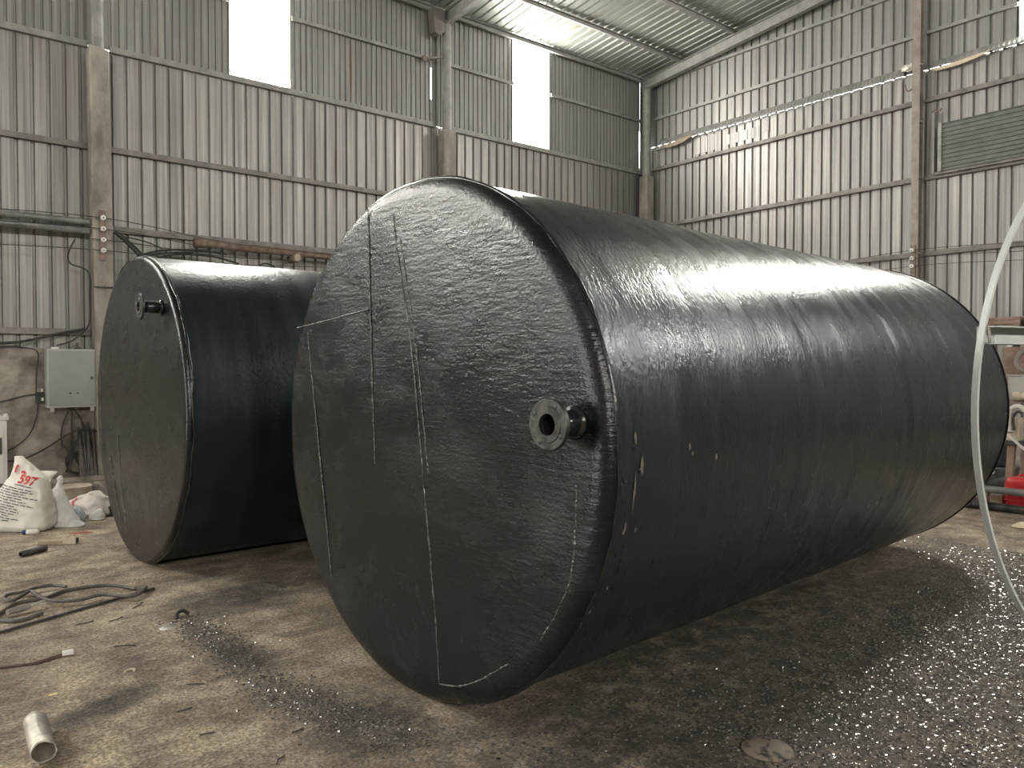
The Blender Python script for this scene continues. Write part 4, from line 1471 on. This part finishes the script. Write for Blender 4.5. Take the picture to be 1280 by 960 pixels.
def stroke_mesh(lines, width, bvh):
    vs, fs = [], []
    for ln in lines:
        ps = [Vector((a, b_, 0)) for a, b_ in ln]
        ps = spline(ps, 4) if len(ps) > 2 else [ps[0].lerp(ps[1], t_ / 6) for t_ in range(7)]
        o0 = len(vs)
        for i_, p in enumerate(ps):
            d = (ps[min(i_ + 1, len(ps) - 1)] - ps[max(i_ - 1, 0)]).normalized()
            nrm = Vector((-d.y, d.x, 0)) * width / 2
            vs += [(p.x + nrm.x, p.y + nrm.y), (p.x - nrm.x, p.y - nrm.y)]
        for i_ in range(len(ps) - 1):
            a = o0 + i_ * 2
            fs.append((a, a + 1, a + 3, a + 2))
    return MB().add(stick_on(vs, bvh), fs)


obj('red_mark', stroke_mesh([[(0.0, 0.64), (-0.015, 0.61), (-0.02, 0.58), (-0.015, 0.57)], [(0.04, 0.565), (0.06, 0.575), (0.08, 0.555)]], 0.02, sbt), M_REDPRINT, s1)
lines = [[(0.0, 0.46), (0.06, 0.445), (0.17, 0.42)]]
rl = random.Random(11)
for q in range(14):
    z0 = 0.45 - q * 0.022
    xl = -0.13 - q * 0.009
    x_ = xl
    xr = min(0.24, xl + rl.uniform(0.22, 0.40))
    while x_ < xr:
        w_ = rl.uniform(0.03, 0.09)
        lines.append([(x_, z0 - (x_ - xl) * 0.20), (min(x_ + w_, xr), z0 - (min(x_ + w_, xr) - xl) * 0.20)])
        x_ += w_ + 0.012
obj('printed_lines', stroke_mesh(lines, 0.008, sbt), M_BLACKPRINT, s1)

s2 = thing('white_sack', 'plain white sack standing right behind the printed sack', 'sack', (1.26, 9.24, 0), RZ)
keys = [(0.0, 0.0, 0.0, 0.16, 0.10, 0.7), (0.22, 0.0, 0.0, 0.15, 0.09, 0.7), (0.38, -0.01, 0.0, 0.10, 0.06, 0.75), (0.48, 0.03, 0.0, 0.12, 0.04, 0.8), (0.53, 0.06, 0.0, 0.145, 0.02, 0.9)]
obj('sack_body', loft(interp_rows(keys, 26), 44, 4.0, 0.014, 6.0), M_SACK, s2)
s3 = thing('plastic_bag', 'thin white plastic bag with a twisted peak beside the printed sack', 'bag', (1.42, 8.98, 0), RZ)
keys = [(0.0, 0.0, 0.0, 0.16, 0.12, 0.8), (0.06, 0.0, 0.0, 0.18, 0.13, 0.8), (0.18, -0.03, 0.0, 0.13, 0.10, 0.85), (0.30, -0.03, 0.0, 0.075, 0.06, 0.9), (0.40, -0.02, 0.0, 0.035, 0.03, 1.0), (0.455, -0.01, 0.0, 0.022, 0.02, 1.0)]
obj('bag_body', loft(interp_rows(keys, 28), 48, 6.0, 0.022, 9.0), M_BAG, s3)
obj('knot', loft(interp_rows([(0.44, -0.01, 0, 0.016, 0.016, 1), (0.47, -0.01, 0, 0.034, 0.022, 1), (0.50, 0.0, 0, 0.012, 0.012, 1)], 6), 16, 8.0, 0.006, 20), M_BAG, s3)
s4 = thing('crumpled_sack', 'soiled white sack lying crumpled with a red stripe', 'sack', (1.70, 9.40, 0), RZ)
keys = [(0.0, 0.0, 0.0, 0.26, 0.16, 0.8), (0.05, 0.0, 0.0, 0.29, 0.18, 0.8), (0.14, 0.04, 0.0, 0.22, 0.15, 0.85), (0.21, 0.09, 0.0, 0.14, 0.09, 0.9), (0.255, 0.12, 0.0, 0.05, 0.04, 1.0)]
s4b = obj('sack_body', loft(interp_rows(keys, 30), 72, 9.0, 0.042, 6.5), M_SACK_PINK, s4)
bv4 = BVHTree.FromPolygons([v.co.copy() for v in s4b.data.vertices], [tuple(p.vertices) for p in s4b.data.polygons])
obj('red_stripe', stroke_mesh([[(-0.03, 0.20), (-0.045, 0.17), (-0.02, 0.14), (0.04, 0.10)]], 0.016, bv4), M_REDPRINT, s4)
s5 = thing('clear_plastic_bag', 'bluish crumpled clear plastic bag in front of the sacks', 'bag', (1.55, 9.08, 0), RZ)
keys = [(0.0, 0.0, 0.0, 0.09, 0.08, 0.9), (0.05, 0.0, 0.0, 0.105, 0.09, 0.9), (0.12, 0.0, 0.0, 0.085, 0.07, 0.9), (0.165, 0.0, 0.0, 0.04, 0.03, 1.0)]
obj('bag_body', loft(interp_rows(keys, 20), 48, 12.0, 0.022, 22.0), M_CLEAR, s5)
s6 = thing('plastic_bag', 'flat white plastic scrap lying under the clear bag', 'bag', (1.44, 8.90, 0), RZ)
keys = [(0.0, 0.0, 0.0, 0.20, 0.09, 0.8), (0.02, 0.0, 0.0, 0.20, 0.08, 0.8), (0.05, 0.02, 0.0, 0.13, 0.05, 0.9), (0.065, 0.02, 0.0, 0.05, 0.02, 1.0)]
obj('bag_body', loft(interp_rows(keys, 10), 40, 14.0, 0.02, 14.0), M_BAG, s6)
s7 = thing('plastic_bag', 'small white plastic tuft right of the clear bag', 'bag', (1.76, 9.05, 0), RZ)
keys = [(0.0, 0.0, 0.0, 0.07, 0.05, 0.8), (0.04, 0.0, 0.0, 0.08, 0.05, 0.8), (0.09, 0.02, 0.0, 0.04, 0.03, 0.9), (0.11, 0.03, 0.0, 0.015, 0.012, 1.0)]
obj('bag_body', loft(interp_rows(keys, 10), 32, 16.0, 0.014, 18.0), M_BAG, s7)
bx = thing('black_box', 'small black box beside the crumpled sack', 'box', (1.93, 9.22, 0), RZ)
obj('body', MB().box((0, 0, 0.045), (0.13, 0.10, 0.09), None, 0.008), M_BLACKRUBBER, bx)
obj('lid', MB().box((0, 0, 0.094), (0.135, 0.105, 0.012), None, 0.004), M_BLACKRUBBER, bx)
dm = thing('tin_drum', 'low tan tin drum behind the white bags', 'drum', (1.75, 10.22, 0))
obj('side', MB().lathe([(0.0, 0.0), (0.185, 0.0), (0.19, 0.01), (0.185, 0.02), (0.185, 0.20), (0.19, 0.21), (0.185, 0.22), (0.178, 0.222), (0.176, 0.205), (0.0, 0.205)], 40, 'z'), M_TIN, dm)
obj('rim', MB().tube([(0.187 * cos(a), 0.187 * sin(a), 0.215) for a in [2 * pi * q / 40 for q in range(40)]], 0.007, 8, closed=True), M_ZINC, dm)
tag(obj('grey_rag', loft(interp_rows([(0.0, 0, 0, 0.13, 0.09, 0.9), (0.03, 0, 0, 0.14, 0.09, 0.9), (0.07, 0.02, 0, 0.08, 0.05, 0.9), (0.085, 0.02, 0, 0.03, 0.02, 1)], 10), 36, 18.0, 0.02, 14.0), M_RAG, None, (2.00, 10.35, 0.0), RZ),
    'grey rag heap beside the tin drum', 'rag')
for o_ in [bpy.data.objects['grey_rag']]:
    o_.scale = (1.1, 1.1, 2.6)
tag(obj('orange_cloth', loft(interp_rows([(0.0, 0, 0, 0.12, 0.09, 0.9), (0.08, 0, 0, 0.12, 0.09, 0.9), (0.20, 0.03, 0, 0.08, 0.06, 0.9), (0.28, 0.06, 0, 0.03, 0.02, 1)], 12), 36, 20.0, 0.02, 10.0), M_ORANGE, None, (0.93, 9.62, 0.0), RZ),
    'orange cloth bundle behind the printed sack', 'cloth')

# ------------------------------------------------------------------ loose things on the floor
b_ = thing('small_bottle', 'small pale bottle with a dark blue cap lying on the floor', 'bottle', (1.085, 8.66, 0.024), radians(-25))
obj('body', MB().lathe([(0.0, -0.01), (0.022, -0.008), (0.024, 0.0), (0.024, 0.09), (0.018, 0.10), (0.0, 0.10)], 18, 'x'), M_SACK, b_)
obj('cap', MB().lathe([(0.0, -0.045), (0.019, -0.045), (0.021, -0.04), (0.021, -0.008), (0.0, -0.008)], 18, 'x'), M_BLUECAP, b_)
w_ = thing('wood_offcut', 'broken wood offcut with torn pale paper on the floor', 'offcut', (1.24, 8.02, 0), radians(-28))
obj('board', MB().box((-0.06, 0, 0.02), (0.20, 0.055, 0.035), None, 0.004), M_WOOD, w_)
obj('torn_paper', MB().prism([(0.0, 0.0), (0.15, 0.0), (0.16, 0.05), (0.13, 0.085), (0.08, 0.05), (0.05, 0.075), (0.02, 0.04)], -0.02, 0.015, lambda a, b2, d: Vector((a, d, b2))), M_CARD, w_)
obj('dark_end', MB().box((0.158, 0.0, 0.03), (0.012, 0.045, 0.045)), M_BLACKRUBBER, w_)
t = thing('steel_offcut', 'dark steel tube offcut lying on the floor below the sacks', 'tube', (1.01, 7.725, 0.026), radians(33))
obj('tube_wall', MB().lathe([(0.018, -0.12), (0.026, -0.12), (0.026, 0.12), (0.018, 0.12), (0.018, -0.12)], 16, 'x'), M_DARKSTEEL, t)
tag(obj('red_strip', MB().bar((0, 0, 0.004), (0.10, -0.05, 0.012), 0.012, 0.006).bar((0.10, -0.05, 0.012), (0.16, -0.06, 0.006), 0.012, 0.006), M_REDPLASTIC, None, (1.42, 8.42, 0)),
    'thin red plastic strip on the floor near the sacks', 'strip')
H0 = 0.012
hose_pts = [(1.41, 6.00), (1.30, 6.21), (1.17, 6.27), (1.01, 6.27), (0.85, 6.15), (0.71, 6.15), (0.62, 6.02), (0.56, 5.88), (0.58, 5.78), (0.64, 5.71), (0.72, 5.73), (0.80, 5.79)]
cable('welding_hose', [(a, b2, H0) for a, b2 in hose_pts], 0.0115, M_HOSE, 'dusty black hose lying in the outer loop on the floor', 'hose')
hose2 = [(1.02, 6.29), (0.95, 6.40), (0.85, 6.40), (0.77, 6.34), (0.68, 6.33), (0.64, 6.24), (0.68, 6.15), (0.77, 6.28), (0.81, 6.33), (0.84, 6.11), (0.91, 5.94), (1.04, 5.88), (1.17, 5.92), (1.30, 5.77), (1.38, 5.79), (1.46, 5.93)]
cable('welding_hose', [(a, b2, H0 + 0.02) for a, b2 in hose2], 0.0115, M_HOSE, 'dusty black hose twisted across the middle of the loops', 'hose')
t = thing('cable_clamp', 'worn electrode holder at the end of the black hose', 'clamp', (0.62, 5.88, 0.02), radians(20))
obj('grip', MB().tube([(0, 0, 0.01), (0.09, 0.0, 0.012), (0.14, 0.0, 0.014)], [0.020, 0.022, 0.014], 12), M_RAG, t)
obj('jaw', MB().bar((0.13, 0, 0.014), (0.24, 0.015, 0.02), 0.016, 0.012).bar((0.13, 0, 0.014), (0.23, -0.025, 0.014), 0.014, 0.010), M_ZINC, t)
tag(obj('steel_bar', MB().bar((0, 0, 0.009), (1.06, 0.44, 0.009), 0.016, 0.016), M_DARKSTEEL, None, (0.46, 5.505, 0)),
    'long rusty flat bar lying beside the hose loops', 'bar')
t = thing('twin_wire', 'brown twin wire ending in a pale plug on the floor', 'wire', (0.46, 4.915, 0.006))
cable('wire_core', [(0, 0, 0), (0.16, -0.055, 0.0), (0.26, -0.035, 0.004), (0.31, -0.025, 0.006)], 0.005, M_COPPER, None, None, t)
cable('wire_core', [(0, -0.015, 0), (0.16, -0.07, 0.0), (0.26, -0.05, 0.0), (0.31, -0.035, 0.004)], 0.005, M_COPPER, None, None, t)
obj('plug', MB().box((0.335, -0.035, 0.012), (0.055, 0.028, 0.024), Matrix.Rotation(-0.15, 3, 'Z'), 0.004), M_CERAMIC, t)
t = thing('pipe_offcut', 'cut piece of worn grey pipe lying at the lower left', 'pipe', (0.505, 3.77, 0.047), radians(-93))
rows_ = []
mb = MB()
seg = 36
vs, fs = [], []
NL = 14
for r in range(NL + 1):
    xx = -0.17 + 0.34 * r / NL
    for ro in (0.0465, 0.0415):
        for q in range(seg):
            a = 2 * pi * q / seg
            dd_ = noise.noise(Vector((xx * 9, cos(a) * 2, sin(a) * 2))) * 0.002
            cut = 0.018 * noise.noise(Vector((cos(a) * 1.5, sin(a) * 1.5, 4.0))) if r in (0, NL) else 0
            vs.append((xx + cut, (ro + dd_) * cos(a), (ro + dd_) * sin(a)))
for r in range(NL):
    for h_ in (0, 1):
        for q in range(seg):
            l = (q + 1) % seg
            o1, o2 = (r * 2 + h_) * seg, ((r + 1) * 2 + h_) * seg
            fs.append((o1 + q, o1 + l, o2 + l, o2 + q))
for r in (0, NL):
    for q in range(seg):
        l = (q + 1) % seg
        fs.append((r * 2 * seg + q, r * 2 * seg + l, (r * 2 + 1) * seg + l, (r * 2 + 1) * seg + q))
obj('pipe_wall', mb.add(vs, fs, True), M_ZINC, t)
tag(obj('steel_washer', MB().lathe([(0.0, 0.006), (0.048, 0.006), (0.052, 0.003), (0.052, 0.0), (0.0, 0.0)], 28, 'z'), M_ZINC, None, (1.36, 5.01, 0)),
    'round pale steel disc lying on the floor beside the black trail', 'disc')
tag(obj('floor_nub', MB().tube(spline([(0, 0, 0), (0.01, 0.02, 0.03), (0.05, 0.03, 0.035), (0.08, 0.02, 0.01)], 4), 0.012, 8), M_BLACKRUBBER, None, (1.45, 5.16, 0)),
    'small black bent scrap beside the pale disc', 'scrap')
tag(obj('steel_disc', MB().lathe([(0.0, 0.010), (0.100, 0.010), (0.104, 0.007), (0.104, 0.0), (0.0, 0.0)], 48, 'z'),
        simple('spotted_disc', (0.03, 0.027, 0.024), (0.22, 0.18, 0.14), 22, (0.6, 0.75), 0.1, lo=0.40, hi=0.50), None, (2.86, 1.83, 0)),
    'round spotted brown steel disc lying on the dark floor at lower right', 'disc')
t = tag(obj('paper_wrapper', loft(interp_rows([(0.0, 0, 0, 0.09, 0.05, 0.9), (0.02, 0, 0, 0.09, 0.05, 0.9), (0.05, 0.02, 0, 0.05, 0.03, 0.9), (0.06, 0.02, 0, 0.02, 0.012, 1)], 8), 28, 25.0, 0.018, 16.0),
            simple('wrapper_print', (0.72, 0.70, 0.64), (0.72, 0.50, 0.10), 14, (0.5, 0.6)), None, (8.80, 2.80, 0), RZ),
        'crumpled white and yellow wrapper on the floor at the right edge', 'wrapper')
tag(obj('paper_scrap', MB().prism([(-0.02, -0.008), (0.02, -0.004), (0.018, 0.01), (-0.015, 0.008)], 0.0, 0.004, lambda a, b2, d: Vector((a, b2, d))), M_YELLOW, None, (0.64, 4.34, 0)),
    'tiny yellow paper scrap on the floor above the pipe offcut', 'scrap')
tag(obj('bent_clip', MB().tube(spline([(0, 0, 0.004), (0.03, 0.02, 0.004), (0.05, 0.0, 0.004), (0.04, -0.02, 0.004)], 4), 0.006, 6), M_CARD, None, (0.98, 4.42, 0)),
    'small pale curl of scrap on the bare floor', 'scrap')
# thin black scraps of wire, each one by itself
wires = [((0.93, 5.42), 0.10, 0.2), ((1.10, 5.36), 0.10, 0.5), ((1.28, 5.55), 0.14, 0.9), ((1.02, 4.86), 0.12, -0.5), ((1.18, 4.05), 0.09, -0.6), ((1.05, 3.75), 0.07, 0.1), ((1.43, 3.58), 0.05, 0.4), ((1.06, 3.45), 0.06, -0.2), ((1.38, 3.22), 0.06, 0.2), ((1.22, 3.0), 0.07, 0.7)]
for (p, ln, an) in wires:
    bend = random.uniform(-0.02, 0.02)
    tag(obj('wire_scrap', MB().tube([(0, 0, 0.004), (ln * .5, bend, 0.006), (ln, 0, 0.004)], 0.003, 6), M_BLACKRUBBER, None, (p[0], p[1], 0), an),
        'short black wire scrap lying on the bare floor', 'wire', 'wire scraps on the floor')


# ------------------------------------------------------------------ grit: uncountable flakes and chips
def chips(name, n, sampler, size, mat, label, cat, seed):
    rnd = random.Random(seed)
    vs, fs = [], []
    for _ in range(n):
        x_, y_ = sampler(rnd)
        if (x_ - 2.86) ** 2 + (y_ - 1.83) ** 2 < 0.0135:      # not on top of the steel disc
            continue
        s_ = rnd.uniform(*size)
        a = rnd.uniform(0, 2 * pi)
        el = rnd.uniform(0.35, 1.0)
        tl = rnd.uniform(-0.5, 0.5)
        o = len(vs)
        ux, uy = cos(a) * s_, sin(a) * s_
        vx, vy = -sin(a) * s_ * el, cos(a) * s_ * el
        z0 = 0.001
        h_ = s_ * rnd.uniform(0.08, 0.5)
        vs += [(x_ - ux - vx, y_ - uy - vy, z0), (x_ + ux - vx, y_ + uy - vy, z0 + h_ * max(0, tl)), (x_ + ux * .8 + vx, y_ + uy * .8 + vy, z0),
               (x_ - ux * .6 + vx, y_ - uy * .6 + vy, z0 + h_ * max(0, -tl)), (x_, y_, z0 + h_)]
        fs += [(o, o + 1, o + 4), (o + 1, o + 2, o + 4), (o + 2, o + 3, o + 4), (o + 3, o, o + 4)]
    me = bpy.data.meshes.new(name)
    me.from_pydata(vs, [], fs)
    o = obj(name, me, mat)
    o['kind'] = 'stuff'
    return tag(o, label, cat)


def near(path, sd):
    def f(r):
        i_ = r.randrange(len(path) - 1)
        t_ = r.random()
        a, b2 = path[i_], path[i_ + 1]
        return a[0] + (b2[0] - a[0]) * t_ + r.gauss(0, sd), a[1] + (b2[1] - a[1]) * t_ + r.gauss(0, sd)
    return f


M_CHIP = simple('dark_glossy_chips', (0.035, 0.033, 0.03), (0.30, 0.285, 0.26), 60, (0.15, 0.3), 0.5, kind='world')
M_CHIP2 = simple('wet_pale_grit', (0.05, 0.048, 0.045), (0.42, 0.39, 0.35), 60, (0.10, 0.22), 0.55, kind='world')
M_PEB = simple('dull_floor_grit', (0.06, 0.05, 0.04), (0.28, 0.23, 0.17), 40, (0.7, 0.9), kind='world')
chips('metal_shavings', 2600, near([(1.46, 5.13), (1.52, 4.79), (1.53, 4.28), (1.50, 3.75), (1.58, 3.45), (1.64, 3.18), (1.75, 2.8)], 0.085), (0.004, 0.011), M_CHIP,
      'trail of dark metal shavings on the floor left of the big tank', 'shavings', 1)
chips('wet_grit', 22000, lambda r: (lambda x_: (x_, r.gauss(0.55 + 0.24 * x_, 0.5)))(r.uniform(2.7, 7.6)), (0.004, 0.013), M_CHIP2,
      'wet glittering grit on the floor right of the big tank', 'grit', 2)
chips('black_flakes', 3500, lambda r: (r.uniform(1.9, 6.5), r.gauss(2.1, 0.35)), (0.004, 0.014), M_CHIP,
      'black paint flakes strewn under the side of the big tank', 'flakes', 3)
chips('floor_grit', 5000, lambda r: (r.uniform(0.3, 3.2), r.uniform(1.4, 8.5)), (0.002, 0.007), M_PEB,
      'dry grit scattered over the bare floor at left', 'grit', 4)
